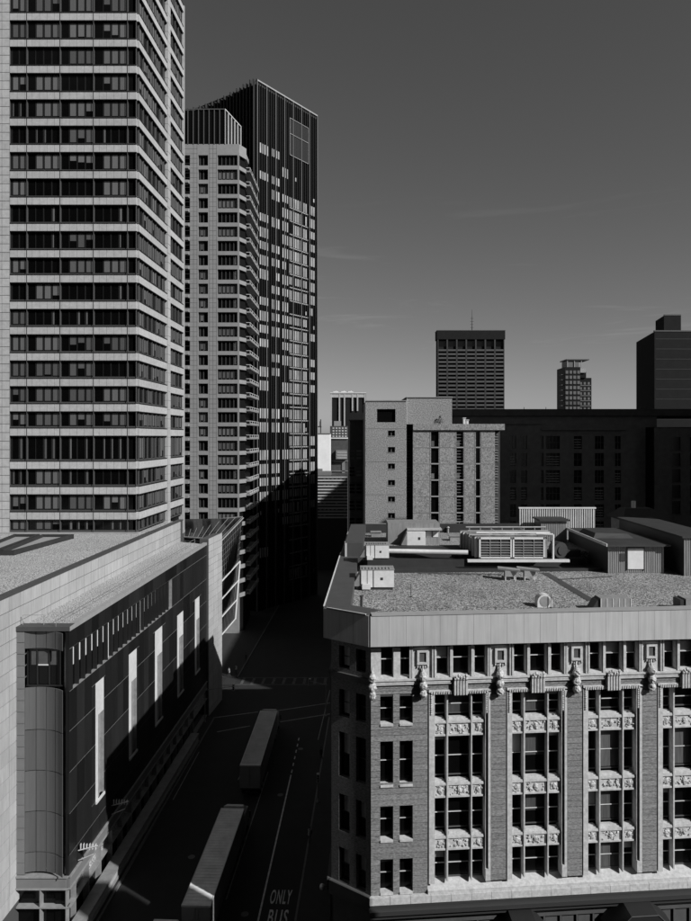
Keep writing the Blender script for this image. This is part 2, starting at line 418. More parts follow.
for k in range(nf):
    zt = wt0-k*pitch; zb = zt-10.4*mpp
    H += [(sm[0], sm[1], zb, zt), (wd[0], wd[1], zb, zt), (lf[0]-2, lf[1], zb, zt)]
    wins.append((zb, zt))
m = MB(); m.holes(ff, 0, ff.L, 0, ztb, H, -.9, 0); m.build('stone_wall', 'tower_stone_b', t)
m = MB()
z = ztb-1.1
while z > 10: m.fb(ff, 0, ff.s(197.5), z, z+.05, -.01, .012); m.fb(ff, ff.s(209), ff.s(216.7), z, z+.05, -.01, .012); z -= 1.1
for x in (193.5, 197, 209.5, 213, 216.5): m.fb(ff, ff.s(x)-.03, ff.s(x)+.03, 10, ztb, -.01, .010)
m.build('joint_lines', 'joint', t)
for zb, zt in wins:
    m = MB(); a, e = sm; m.fb(ff, a, e, zb, zt, -.88, -.6); w = m.build('window', 'glass_b', t)
    m = MB()
    for x in (a+.35, a+(e-a)*.5, e-.12): m.fb(ff, x-.06, x+.06, zb, zt, -.6, -.5)
    m.fb(ff, a, e, zb, zb+.12, -.6, -.5); m.build('window_frame', 'frame_mid', w)
    if random.random() < .6:
        m = MB(); m.fb(ff, a+.5, a+.95, zb+.5, zt-.2, -.6, -.57); 
        if random.random() < .6: m.fb(ff, a+1.3, e-.3, zb+.3, zt-.2, -.6, -.57)
        m.build('blind', 'blind', w)
    m = MB(); a, e = wd; m.fb(ff, a, e, zb, zt, -.88, -.55); w = m.build('window', 'glass_b', t)
    m = MB()
    for q in range(6): x = a+(e-a)*q/5; m.fb(ff, x-.05, x+.05, zb, zt, -.55, -.4)
    m.build('window_frame', 'frame_mid', w)
    if random.random() < .45:
        m = MB()
        for q in range(5):
            x = a+(e-a)*q/5; m.fb(ff, x+.25, x+.7, zb+.4, zt-.25, -.55, -.5)
        m.build('blind', 'blind', w)
    elif random.random() < .6:
        m = MB(); m.fb(ff, e-.7, e-.35, zb+.3, zt-.3, -.55, -.5); m.build('blind', 'blind_white', w)
    # corner: chamfer spandrel and balcony
    m = MB(); zs = zb-3.9*mpp
    m.fb(cf, 0, cf.L, zs, zb, -.3, .03); m.build('corner_spandrel', 'tower_stone_b', t)
    m = MB(); m.fb(cf, 0, .25, zb, zt, -.3, .0); m.build('corner_mullion', 'frame_mid', t)
    bal = MB(); bal.fb(rf, -.2, rf.L, zs+.3, zs+.62, -1.6, 1.0); bo = bal.build('balcony', 'tower_stone_b', t)
    m = MB()
    m.fb(rf, -.2, rf.L, zb+.35, zb+.45, .87, .95)
    for q in range(5): x = -.1+(rf.L)*q/4; m.fb(rf, x-.05, x+.05, zs+.62, zb+.4, .87, .95)
    m.fb(rf, 0, rf.L, zs+.7, zs+.78, .87, .95); m.fb(rf, -.2, -.12, zb+.35, zb+.45, 0, .87)
    m.build('balcony_rail', 'white_metal', bo)
m = MB()
for zb, zt in wins:
    m.fb(ff, ff.s(184), ff.s(189), zb-.9, zb-.3, 0, .9)
m.build('left_balcony', 'tower_stone_b', t)
m = MB(); m.fb(cf, 0, cf.L, wt0, ztb, -.3, .02); m.fb(rf, 0, 3.5, wt0+.3, ztb-1.2, -.6, 0); m.build('upper_corner', 'tower_stone_b', t)
# glass screen on top
zs0 = ztb; zs1 = Z(108.7, BY)
sl = ff.s(186.0); sr = ff.s(225)
m = MB()
for k in range(11): x = ff.s(172)+(sr-ff.s(172))*k/10; m.fb(ff, x-.09, x+.09, zs0, zs1, -.1, .1)
m.fb(ff, ff.s(172), sr, zs1-.2, zs1, -.1, .12); m.build('screen_post', 'frame_mid', t)
p0 = ff.pt(sr, 0); p1 = Vector((X(240.8, BY+9), BY+9)); f2 = Face((p0.x, p0.y), p1)
m = MB()
for k in range(6): x = f2.L*k/5; m.fb(f2, x-.09, x+.09, zs0, zs1, -.1, .1)
m.fb(f2, 0, f2.L, zs1-.2, zs1, -.1, .12)
m.build('screen_rail', 'white_metal', t)
m = MB(); m.fb(ff, ff.s(172), sr, zs0, zs1-.3, -.45, -.2); m.fb(f2, 0, f2.L, zs0, zs1-.3, -.45, -.2); m.build('screen_glass', 'glass_dim', t)

# ------------------------------------------------------------------ third tower: dark glass, turned
CYY = 180.0; c0 = Vector((X(256.5, CYY), CYY)); ang = R(36)
c1 = c0+Vector((math.sin(ang), math.cos(ang)))*24.8; c2 = c0+Vector((-math.cos(ang), math.sin(ang)))*32; c3 = c1+(c2-c0)
rf = Face(c0, c1); lf_ = Face(c2, c0); zt = Z(79, CYY, 256)
t = thing('dark_glass_tower', (c0.x, c0.y, 0), 'black glass tower with vertical fins and bright blinds, rising behind the balcony tower', 'tower')
m = MB(); m.prism([tuple(c0), tuple(c1), tuple(c3), tuple(c2)], 0, zt-1.2); m.build('tower_body', 'glass_dim', t)
cols = [(258.8, 260.4), (270.3, 271.4), (280.5, 281.8), (287.8, 289), (308, 309.6), (315.2, 316.2)]
m = MB(); n = 28
for k in range(n+1):
    s = rf.L*k/n; m = MB(); big = k % 4 == 0; m.fb(rf, s-.07-.06*big, s+.07+.06*big, 0, zt-(.0 if k % 2 == 0 else .5), 0, .25+.15*big); m.build('facade_fin', 'fin' if big else 'frame_dark', t)
for k in range(27):
    s = lf_.L*(k+.5)/27; m = MB(); m.fb(lf_, s-.10, s+.10, 20, zt+.1+(.35 if k % 2 else 0)-1.6*math.sin(math.pi*min(1, (1-s/lf_.L)))*1.2, 0, .7); m.build('crown_fin', 'frame_dark', t)
m = MB(); m.fb(rf, 0, rf.L, zt-.5, zt-.15, -.3, .42); m.build('roof_edge', 'coping_light', t)
fl = 3.62; base_px = 137
bl_ = MB(); sp = MB(); pxs = [(259.5, 268.8, 3), (271.6, 280, 3), (282.2, 289, 3), (289.2, 307.3, 7), (309.8, 315.4, 2)]
zrow0 = rf.z(264, 143); lit1 = MB()
for r in range(34):
    z1 = zrow0-r*fl; z0 = z1-2.9
    if z1 < 8: break
    for ci, (a, e, nn) in enumerate(pxs):
        sa, se = rf.s(a), rf.s(e); w = (se-sa)/nn
        dense = [.7, .75, .75, .93, .72][ci]
        if r < 3 and ci in (3, 4): dense = 0
        if r > 26: dense *= .25  # fewer blinds low down, standing in for the shade there
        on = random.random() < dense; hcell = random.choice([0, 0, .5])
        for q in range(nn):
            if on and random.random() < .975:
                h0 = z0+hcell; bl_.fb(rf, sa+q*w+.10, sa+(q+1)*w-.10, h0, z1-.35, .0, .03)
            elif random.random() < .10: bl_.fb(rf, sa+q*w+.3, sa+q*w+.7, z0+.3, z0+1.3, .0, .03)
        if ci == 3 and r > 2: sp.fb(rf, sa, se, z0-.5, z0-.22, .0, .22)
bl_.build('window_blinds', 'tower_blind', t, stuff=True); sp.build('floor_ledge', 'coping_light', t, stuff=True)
sa, za = rf.hit(289, 118); se, ze = rf.hit(307.5, 131)
m = MB()
for z_ in (za, za-4.2, za-10): m.fb(rf, sa, se, z_-.08, z_+.08, .0, .3)
m.fb(rf, sa-.06, sa+.06, za-10, za, 0, .3); m.fb(rf, se-.06, se+.06, za-10, za, 0, .3); m.fb(rf, sa, se, za-10, za, .0, .18)
m.build('louvre_panel', 'frame_dark', t)
m = MB()
for z_ in (za, za-4.2, za-10): m.fb(rf, sa, se, z_-.07, z_+.07, .18, .36)
m.fb(rf, sa-.06, sa+.06, za-10, za, .18, .36); m.fb(rf, se-.06, se+.06, za-10, za, .18, .36); m.build('louvre_frame', 'metal_mid', t)

# ------------------------------------------------------------------ podium building on the left
PR = Z(627, 62.6, 69)                                # lower roof height
k0 = PZ(69, 626.8, PR); k1 = PZ(206.5, 542.5, PR); w0 = PZ(16, 627, PR); w1 = PY(155.6, 552, 103.0)
pf = Face(k0.xy, k1.xy)                               # dark facade along the street
wdir = (w1.xy-w0.xy).normalized()
wn0 = w0.xy-wdir*40
sw = Face(wn0, w1.xy)                                 # stone wall behind it, running nearer to us as well
PU = sw.z(0, 600) ; 
t = thing('podium_building', (k0.x, k0.y, 0), 'low podium with pale stone parapet wall, gravel roofs and dark panelled street facade', 'building')
uz = sw.z(0, 599); uz1 = sw.z(155, 532)
zgl = Z(877, 62.6, 69)                                # bottom of the dark panelling at the corner
# stone wall blocks
me_s = unit_box_mesh('podium_stone')
ZU = EYE-14.0
m = MB(); m.fb(sw, 0, sw.L, 0, ZU-.02, -1.0, -.08); m.build('stone_wall_backing', 'joint', t)
s_a = sw.s(-3, 620); s_b = sw.L; bh = 1.32; bw = 2.0; n = int((s_b-s_a)/bw)
zz = ZU
row = 0
while zz > 4:
    z0 = zz-bh
    for k in range(n+1):
        a = s_a+k*bw; e = min(a+bw, s_b)
        if e-a < .1: continue
        vis = (k <= 6) or z0 > PR-1.5
        if vis: piece(me_s, 'stone_block', t, sw, a+.035, e-.035, z0+.035, zz-.035, -.08, .0)
    zz = z0; row += 1
m = MB(); m.fb(sw, 0, s_a, 0, ZU, -1.0, 0); m.build('stone_wall', 'podium_stone', t)
# the wall's jog at its far end, then on to the tower
e1 = Vector((w1.x, w1.y)); e2 = Vector(PZ(183, 520.2, ZU).xy); f3 = Face(e1, e2)
zz = ZU
while zz > PR-1:
    for k in range(int(f3.L/1.9)): piece(me_s, 'stone_block', t, f3, k*1.9+.035, k*1.9+1.865, zz-bh+.035, zz-.035, -.08, 0)
    zz -= bh
m = MB(); m.fb(f3, 0, f3.L, 0, ZU-.02, -.8, -.08); m.build('stone_return', 'joint', t)
m = MB(); m.fb(sw, 0, sw.L+.2, ZU, ZU+.14, -.9, .06); m.fb(f3, 0, f3.L, ZU, ZU+.14, -.8, .06); m.build('parapet_coping', 'coping', t)
# upper roof
m = MB(); q0 = sw.pt(0, 0, -.9); q1 = sw.pt(sw.L, 0, -.9)
m.prism([(-90, q0.y), (q0.x, q0.y), (q1.x, q1.y), (e2.x-.9, e2.y), (e2.x-.9, 119), (-90, 119)], 0, ZU-.35); m.build('upper_roof', 'gravel_light', t)
def roof_box(px0, py0, px1, py1, z, h, name, mt):
    a = PZ(px0, py0, z); c = PZ(px1, py1, z); return a, c
# skylight curbs on the upper roof
for (pts) in (((0, 555.5), (14, 555.5), (74, 538.5), (42, 538.5)), ((-30, 556), (-6, 556), (40, 538.3), (14, 538.3))):
    m = MB(); P = [PZ(x_, y_, ZU-.35).xy for x_, y_ in pts]
    for i in range(4):
        f = Face(P[i], P[(i+1) % 4]); m.fb(f, 0, f.L, ZU-.36, ZU+.25, -.35, 0)
    cu = m.build('skylight_curb', 'membrane', t)
    m = MB(); m.prism([tuple(p_*.97+sum(P, Vector((0,0)))/4*.03) for p_ in P], ZU-.3, ZU-.1); m.build('skylight_panel', 'coping_light', cu)
# lower roof
lr = MB(); a = sw.s(16, 627); g0 = sw.pt(a, 0); g1 = sw.pt(sw.L, 0); g2 = PZ(183, 540, PR)
lr.prism([(g0.x, g0.y+1.15), (k0.x-.4, k0.y+1.15), (k1.x-.4, k1.y), (k1.x-6, k1.y+3), (g1.x, g1.y)], 2, PR-.25); lr.build('lower_roof', 'gravel_light', t)
m = MB(); m.fb(pf, 0, pf.L, PR-.4, PR, -.5, .08); m.build('roof_edge', 'coping_light', t)
ffr = Face((g0.x, k0.y), (k0.x, k0.y))
m = MB(); m.fb(ffr, 0, ffr.L+.08, PR-.38, PR+.003, -1.2, .1); m.build('roof_edge', 'coping', t)
m = MB()                                             # safety rail
for k in range(20): m.tube(pf.pt(k*2.5, PR-.2, -1.2), pf.pt(k*2.5, PR+.9, -1.2), .025, n=5)
m.tube(pf.pt(0, PR+.9, -1.2), pf.pt(47.5, PR+.9, -1.2), .025, n=5); m.tube(pf.pt(0, PR+.45, -1.2), pf.pt(47.5, PR+.45, -1.2), .02, n=5)
m.tube(ffr.pt(.3, PR+.9, -.6), ffr.pt(2.2, PR+.9, -.6), .025, n=5); m.tube(ffr.pt(2.2, PR-.2, -.6), ffr.pt(2.2, PR+.9, -.6), .03, n=5); m.tube(ffr.pt(.3, PR-.2, -.6), ffr.pt(.3, PR+.9, -.6), .03, n=5)
m.build('roof_rail', 'metal_mid', t)
# street facade: a grid of panels with windows cut in it
zband0, zband1 = pf.z(74, 646), pf.z(74, 688)         # strip window
H = []; Ls = pf.s
win_s = (pf.s(73), pf.s(172))
H.append((win_s[0], win_s[1], zband1, zband0))
slots = []
for (xa, xb, yt, yb) in ((95.6, 104.0, 684, 815), (129, 136.8, 655, 800), (155, 162.3, 632, 800), (177.3, 183.3, 616, 800), (195, 199.5, 600, 800)):
    s0, s1_ = pf.s(xa), pf.s(xb); z1 = pf.z(xa, yt); z0 = zgl+3.6
    slots.append((s0, s1_, z0, z1)); H.append((s0, s1_, z0, z1))
m = MB(); m.fb(pf, .3, pf.L, zgl-.5, PR-.4, -1.2, -1.0); m.build('inner_wall', 'glass_dim', t)
me_p = unit_box_mesh('podium_panel')
rowsz = [PR-.4, pf.z(74, 646), pf.z(74, 688)]
z = rowsz[-1]; hh = pf.z(67.5, 700)-pf.z(67.5, 733)
stp = (pf.z(68, 733)-pf.z(68, 774.5)); z = pf.z(68, 733)+0
while z > zgl+1: rowsz.append(z); z -= stp
rowsz.append(zgl)
npan = 30; pw = pf.L/npan
def subtract(a, e, hs):
    out = []; cur = a
    for h in sorted(hs):
        if h[1] <= cur or h[0] >= e: continue
        if h[0] > cur: out.append((cur, h[0]))
        cur = max(cur, h[1])
    if cur < e: out.append((cur, e))
    return out
rest = MB()
for zi in range(len(rowsz)-1):
    z1, z0 = rowsz[zi], rowsz[zi+1]
    for k in range(npan):
        a, e = k*pw, (k+1)*pw
        zcuts = sorted({z0, z1} | {h[i] for h in H for i in (2, 3) if z0 < h[i] < z1 and h[0] < e and h[1] > a})
        for zl, zh in zip(zcuts, zcuts[1:]):
            hs = [h for h in H if h[2] < (zl+zh)/2 < h[3]]
            for p_, q_ in subtract(a, e, hs):
                if q_-p_ < .12 or zh-zl < .1: continue
                if k < 26: piece(me_p, 'facade_panel', t, pf, p_+.02, q_-.02, zl+.025, zh-.025, -.12, 0)
                else: rest.fb(pf, p_+.02, q_-.02, zl+.025, zh-.025, -.12, 0)
rest.build('far_facade_panels', 'podium_panel', t, stuff=True)
m = MB(); m.holes(pf, .18, pf.L, zgl, PR-.4, H, -.5, -.018); m.build('facade_backing', 'metal_mid', t)
# strip window: glass, louvre fins
m = MB(); m.fb(pf, win_s[0], win_s[1], zband1, zband0, -.5, -.42); m.build('strip_window_glass', 'glass', t)
nfin = 22
for k in range(nfin):
    s = win_s[0]+(win_s[1]-win_s[0])*(k+.35)/nfin
    zb_ = zband1+(zband0-zband1)*(.0 if k % 7 == 6 else .52)
    m = MB(); m.fb(pf, s, s+.36, zb_, zband0-.1, -.40, -.30); m.build('window_blind', 'blind_white', t)
    m = MB(); m.fb(pf, s-.62, s-.52, zband1, zband0, -.42, -.02); m.build('window_fin', 'frame_dark', t)
me_l = unit_box_mesh('white_metal')
for s0, s1_, z0, z1 in slots:
    w = s1_-s0
    m = MB(); m.fb(pf, s0+w*.34, s1_, z0, z1-3.3, -.5, -.42); sl_ = m.build('slot_window', 'glass_b', t)
    m = MB(); m.fb(pf, s0+w*.34, s0+w*.55, z0, z1-3.3, -.42, -.1); m.fb(pf, s1_-.12, s1_, z0, z1-3.3, -.42, -.05); m.fb(pf, s0+w*.55, s1_-.12, z0, z1-3.4, -.42, -.36); m.build('slot_frame', 'metal_mid', sl_)
    m = MB(); m.fb(pf, s0, s0+w*.34, z0, z1, -.3, -.03); m.fb(pf, s0+w*.34, s1_, z1-3.3, z1, -.3, -.03); m.build('slot_surround', 'white_metal', t)
    m = MB(); m.fb(pf, s0-.02, s1_+.02, z0-.25, z0, -.3, .12); m.build('slot_sill', 'white_metal', t)
# stone pier at the far end
p0_ = PZ(206.5, 542.5, PR); p1_ = PZ(218.5, 537, PR+.3)
spf = Face(pf.pt(pf.L, 0, .35).xy, pf.pt(pf.L+7.2, 0, .9).xy)
m = MB(); m.fb(spf, 0, spf.L, 0, PR+.5, -1.5, -.05); m.build('pier_backing', 'joint', t)
zz = PR+.6
while zz > 1:
    for k in range(3): piece(me_s, 'stone_block', t, spf, k*2.4+.035, k*2.4+2.365, zz-1.1+.035, zz-.035, -.05, 0.03)
    zz -= 1.1
# front face: brushed panels in an invented curve that fades the sunlight across them
fr0 = ffr.s(24.5); fr1 = ffr.L-.28
xs_ = [fr0+(fr1-fr0)*i/12 for i in range(13)]
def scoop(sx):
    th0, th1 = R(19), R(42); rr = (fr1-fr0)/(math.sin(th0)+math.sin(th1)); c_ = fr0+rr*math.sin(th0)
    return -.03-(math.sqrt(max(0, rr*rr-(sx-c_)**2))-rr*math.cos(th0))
zfr = [PR-.4, Z(649.5, 62.6, 45), Z(688, 62.6, 45), Z(731, 62.6, 45), Z(772, 62.6, 45), Z(813, 62.6, 45), Z(854, 62.6, 45), Z(874, 62.6, 45)]
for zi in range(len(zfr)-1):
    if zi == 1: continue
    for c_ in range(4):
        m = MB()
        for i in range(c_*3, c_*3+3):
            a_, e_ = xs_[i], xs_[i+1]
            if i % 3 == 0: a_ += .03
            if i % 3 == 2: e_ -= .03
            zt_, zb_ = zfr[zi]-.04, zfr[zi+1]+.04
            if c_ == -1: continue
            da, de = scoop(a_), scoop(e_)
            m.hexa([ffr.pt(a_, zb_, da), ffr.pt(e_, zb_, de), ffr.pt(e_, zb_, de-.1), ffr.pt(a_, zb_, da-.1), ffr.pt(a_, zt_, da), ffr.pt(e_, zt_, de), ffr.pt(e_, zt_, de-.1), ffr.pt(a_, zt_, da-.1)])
        m.build('shade_curve_panel', 'scoop', t, smooth=False)
m = MB(); m.fb(ffr, fr0, fr1-.03, zfr[-1], PR-.4, -1.6, -1.05); m.build('shade_curve_backing', 'joint', t)
m = MB(); m.fb(ffr, ffr.L-.30, ffr.L-.125, zgl+.06, PR-.4, -.5, -.005); m.build('corner_trim', 'podium_panel', t)
m = MB(); z = PR-.4; me_k = unit_box_mesh('beam')
while z > zgl: m.fb(ffr, 0, fr0, z-1.0, z-.04, -1.2, -.01); z -= 1.04
m.fb(ffr, 0, fr0, zgl, PR-.4, -1.2, -.06); m.build('edge_strip', 'beam', t)
m = MB(); m.fb(ffr, fr0, fr1, zfr[2]+.1, zfr[1]-.1, -.6, -.5); wn_ = m.build('corner_window', 'glass_b', t)
m = MB()
for x in (25.4, 35.5, 47.5, 58.5, 67.5): s = ffr.s(x); m.fb(ffr, s-.05, s+.05, zfr[2], zfr[1], -.5, -.38)
m.fb(ffr, fr0, fr1, zfr[1]-.12, zfr[1]+0, -.5, -.3); m.fb(ffr, fr0, fr1, zfr[2]+.0, zfr[2]+.12, -.5, -.3); m.build('window_frame', 'frame_dark', wn_)
m = MB(); m.fb(ffr, fr0+.4, ffr.s(57), zfr[2]+1.9, zfr[1]-.2, -.5, -.47); m.build('blind', 'shop', wn_)
m = MB(); m.fb(ffr, ffr.s(36), ffr.s(47), zfr[2]+1.85, zfr[2]+1.95, -.5, -.42); m.build('ceiling_lamp', 'blind_white', wn_)
# street storey: beams, glass and canopy
zc = [Z(y, 62.6, 69) for y in (877, 889, 908, 925)]
m = MB(); m.fb(ffr, 0, fr1-.05, 0, zgl-.02, -1.4, -.5); m.fb(pf, .3, pf.L, 0, zgl-.02, -1.4, -.5); m.build('street_glass', 'glass', t)
for (za_, zb_, d) in ((zgl+.05, zgl-.1, .16), (zgl-1.05, zgl-1.17, .14), (zc[2]+.06, zc[2]-.06, .12), (zc[2]-2.6, zc[2]-2.75, .12)):
    m = MB(); m.fb(ffr, 0, fr1+.2, zb_, za_, -.5, d); m.fb(pf, .0, pf.L, zb_, za_, -.5, d+.01); m.build('beam', 'metal_mid', t)
m = MB(); m.fb(ffr, 0, fr1, zgl-1.05, zgl-.2, -.5, .05); m.fb(pf, .05, pf.L, zgl-1.05, zgl-.2, -.5, .06); m.build('beam_fascia', 'beam', t)
for x in (40.5, 66.5): s = ffr.s(x); m = MB(); m.fb(ffr, s-.06, s+.06, 0, zgl-1.17, -.5, .08); m.build('street_mullion', 'metal_mid', t)
for k in range(15): m = MB(); m.fb(pf, 1.2+k*2.9, 1.32+k*2.9, 0, zgl-1.17, -.5, .08); m.build('street_mullion', 'metal_mid', t)
cz = pf.z(72, 941, 1.3)
m = MB(); m.fb(pf, .1, 40, cz-.9, cz-.05, .2, 1.3); m.build('canopy', 'podium_stone', t)
m = MB(); m.fb(pf, .1, 40, cz-.25, cz+.02, .2, 1.42); m.fb(pf, .1, 40, cz-1.2, cz-.95, .2, 1.42); m.build('canopy_edge', 'metal_mid', t)
# flag-like sign brackets on the facade
def bracket(s_, z_, label):
    p = pf.pt(s_, z_, .1)
    t2 = thing('sign_bracket', p, label, 'sign bracket', 'white sign brackets on the dark facade')
    m = MB(); m.tube(p, pf.pt(s_, z_+.5, 1.9), .05, n=6); m.tube(pf.pt(s_, z_-.9, .1), pf.pt(s_, z_-.3, 1.5), .04, n=6); m.build('arm', 'white_metal', t2)
    m = MB()
    for k in range(6):
        q = pf.pt(s_+.1, z_+.45-.0*k, .3+k*.28); m.hexa([q+Vector(v) for v in ((-.03,-.1,-.34-.1*(k%2)),(.03,-.1,-.34),(.03,.1,-.34),(-.03,.1,-.34),(-.03,-.1,.12),(.03,-.1,.12),(.03,.1,.12+.08*(k%2)),(-.03,.1,.12))])
    m.build('plate', 'white_metal', t2)
s_, z_ = pf.hit(90, 851, 1.2); bracket(s_, z_, 'white sign bracket in the sun above the podium canopy')
s_, z_ = pf.hit(122, 806, 1.2); bracket(s_, z_, 'white sign bracket in shade farther along the podium facade')

# ------------------------------------------------------------------ leaning glass box at the podium's far end
GY0, GY1 = 120.0, 138.0
def gp(px, py, Y): return PY(px, py, Y)
A = gp(220.5, 541, GY0); B_ = gp(242.5, 518, GY1); C_ = gp(216.5, 640, GY0); D_ = gp(234.5, 619, GY1)
t = thing('glass_atrium', (A.x, A.y, 0), 'outward leaning glass atrium with white frames past the stone pier', 'building')
lef = Vector((-14, 2, 0))
m = MB(); m.hexa([C_, D_, D_+lef, C_+lef, A, B_, B_+lef+Vector((0,0,-.5)), A+lef+Vector((0,0,-.5))]); m.build('glass_body', 'glass', t)
off = Vector((.15, 0, 0))
def lerp(a, b, k): return a+(b-a)*k
# white frames in the lower half
for k in (.0, .19, .38, .57):
    a = lerp(C_, A, k)+off; e = lerp(D_, B_, k)+off; m = MB(); m.tube(a, e, .13, n=6); m.build('frame_bar', 'white_metal', t)
m = MB(); m.tube(D_+off, lerp(D_, B_, .57)+off, .2, n=6); m.build('frame_post', 'white_metal', t)
for k in range(1, 14):
    q = k/14; a = lerp(C_, D_, q); e = lerp(A, B_, q); m = MB(); m.tube(a+off*.3, e+off*.3, .045, n=4); m.build('glazing_bar', 'fin', t)
for k in range(8):
    q = .6+k*.055; m = MB(); m.tube(lerp(C_, A, q)+off*.3, lerp(D_, B_, q)+off*.3, .04, n=4); m.build('glazing_bar', 'fin', t)
m = MB(); m.tube(A+off, B_+off, .12, n=6); m.build('top_rail', 'coping_light', t)
# sloping glazed roof
rA = A+Vector((0,0,.2)); rB = B_+Vector((0,0,.2)); rC = gp(186, 522, GY1+2); rD = gp(184, 537, GY0+3)
m = MB(); m.hexa([rA-Vector((0,0,.4)), rB-Vector((0,0,.4)), rC-Vector((0,0,.4)), rD-Vector((0,0,.4)), rA, rB, rC, rD]); m.build('sloping_roof', 'glass', t)
for k in range(9):
    q = k/8; m = MB(); m.tube(lerp(rA, rD, q)+Vector((0,0,.1)), lerp(rB, rC, q)+Vector((0,0,.03)), .05, n=4); m.build('roof_bar', 'metal_mid', t)
for a_, c_ in ((rB, rC), (rA, rD)): m = MB(); m.tube(a_, c_, .14, n=5); m.build('roof_edge', 'metal_mid', t)

# ------------------------------------------------------------------ ornate building on the right
A2 = Vector((X(371, 52.5), 52.5)); HZ = Z(614, 52.5, 371)
fu = Vector((math.cos(R(4.8)), math.sin(R(4.8)))); B2 = A2+fu*36
q = PZ(331, 607, HZ); C2 = Vector((q.x, q.y)); q = PZ(346, 543, HZ); D2 = C2+Vector((.045, 1)).normalized()*44
hf = Face(A2, B2); cf = Face(C2, A2); sf = Face(D2, C2)
t = thing('ornate_office_building', (A2.x, A2.y, 0), 'brown brick office block with cream ornament and tall window bays under a pale parapet', 'building')
hist = t
hz = lambda py, px=500: hf.z(px, py)
BW0 = -1.6
zroof = HZ-1.0
back0 = hf.pt(hf.L, 0).xy; bk1 = back0+Vector((-.08, 1)).normalized()*44
# interior mass
def inset(p, dx, dy): return (p[0]+dx, p[1]+dy)
m = MB(); m.prism([inset(A2, .8, 1.75), inset(B2, 0, 1.75), tuple(bk1), tuple(D2+Vector((1.0, 0))), inset(C2, 1.9, 1.6)], 0, zroof-1.5); m.build('interior_mass', 'black_panel', t)
# roof slab with gravel
m = MB(); m.prism([inset(A2, .1, .3), inset(B2, 0, .3), tuple(bk1), tuple(D2+Vector((.2, 0))), inset(C2, .3, .1)], zroof-1.2, zroof); m.build('gravel_roof', 'gravel', t)
# parapet: fascia panels, coping
zf0 = hf.z(372, 645); me_f = unit_box_mesh('fascia'); nfas = 28; wfa = hf.L/nfas
m = MB(); m.fb(hf, 0.05, hf.L, zf0+.02, HZ-.06, -.28, .50); m.fb(cf, .0, cf.L-.05, zf0+.02, HZ-.06, -.28, .50); m.fb(sf, 0, sf.L, zf0+.02, HZ-.06, -.28, .50)
m.build('parapet_backing', 'fascia_joint', t)
for k in range(nfas): piece(me_f, 'fascia_panel', t, hf, k*wfa+(.008 if k else -.1), (k+1)*wfa-.008, zf0, HZ-.03, .50, .53)
for k in range(3): piece(me_f, 'fascia_panel', t, cf, k*cf.L/3+.012+(-.35 if k == 0 else 0), (k+1)*cf.L/3-.012+(.15 if k == 2 else 0), zf0, HZ-.03, .50, .53)
for k in range(20): piece(me_f, 'fascia_panel', t, sf, k*sf.L/20+.012, (k+1)*sf.L/20-.012, zf0, HZ-.03, .50, .53)
m = MB(); m.fb(hf, 0, hf.L, HZ-.03, HZ+.04, -.35, .58); m.build('front_coping', 'coping_light', t)
m = MB(); m.fb(cf, 0, cf.L-.1, HZ-.03, HZ+.037, -1.35, .58)
m.fb(sf, sf.L-25.5, sf.L, HZ-.03, HZ+.043, -1.5, .58); m.build('side_coping', 'coping', t)
m = MB(); m.fb(sf, sf.L-25.5, sf.L-1, zroof-.2, HZ-.03, -1.5, -.28); m.build('side_curb', 'coping', t)
m = MB(); m.fb(cf, 0, cf.L-.1, HZ+.037, HZ+.10, .50, .60); m.fb(sf, sf.L-25.5, sf.L, HZ+.043, HZ+.11, .50, .60); m.build('coping_edge', 'white_metal', t)
# measured levels
zA0 = hz(676); zS1 = hz(675.5); zS0 = hz(681.5); zFr0 = hz(688); zOp1 = hz(692); zSill = hz(880); zStr1 = hz(889.0); zStr0 = hz(896)
s_ = hf.s
per = s_(574.9, 700)-s_(498.7, 700)
b0 = s_(491, 700)-per                               # left edge of the first full brick pier
# bay-local offsets measured on the bay between x=491 and x=567
o_pier1 = s_(506.3, 700)-s_(491, 700); o_fr1 = s_(512, 700)-s_(491, 700); o_m1 = s_(524, 700)-s_(491, 700); o_m1b = s_(526, 700)-s_(491, 700)
o_m2 = s_(548, 700)-s_(491, 700); o_m2b = s_(549.8, 700)-s_(491, 700); o_r0 = s_(561.5, 700)-s_(491, 700); o_r1 = s_(567, 700)-s_(491, 700)
bays = [b0+k*per for k in range(0, 6) if b0+k*per+per < hf.L+per]
# --- wall behind everything in the attic and piers
me_b = unit_box_mesh('brick')
zc0 = zSill; nrow = int(round((zFr0-zc0)/.44)); rh = (zFr0-zc0)/nrow
# left two-window section : s 0 .. first bay frame
sL1 = s_(427.6, 720); wA = (s_(380.2, 720), s_(393.2, 720)); wB = (s_(399.6, 720), s_(412.8, 720))
LW = [(zz1, zz0) for zz1, zz0 in ((hf.z(395, 696.5), hf.z(395, 724.5)), (hf.z(395, 741), hf.z(395, 785.5)), (hf.z(395, 803.5), hf.z(395, 840.5)), (hf.z(395, 858.5), hf.z(395, 893)))]
zleft0 = hf.z(371, 896)
holesL = [(w[0], w[1], z0, z1) for w in (wA, wB) for z1, z0 in LW]
m = MB(); m.holes(hf, 0, sL1, zleft0, zFr0, holesL, -.75, -.05); m.build('brick_wall_backing', 'brick_back', t)
z = zleft0
while z < zFr0-.1:
    z1 = min(z+rh, zFr0); hs = [h for h in holesL if h[2] < (z+z1)/2 < h[3]]
    for p_, q_ in subtract(0, sL1, hs): piece(me_b, 'brick_course', t, hf, p_, q_, z+.02, z1-.02, -.05, 0)
    z = z1
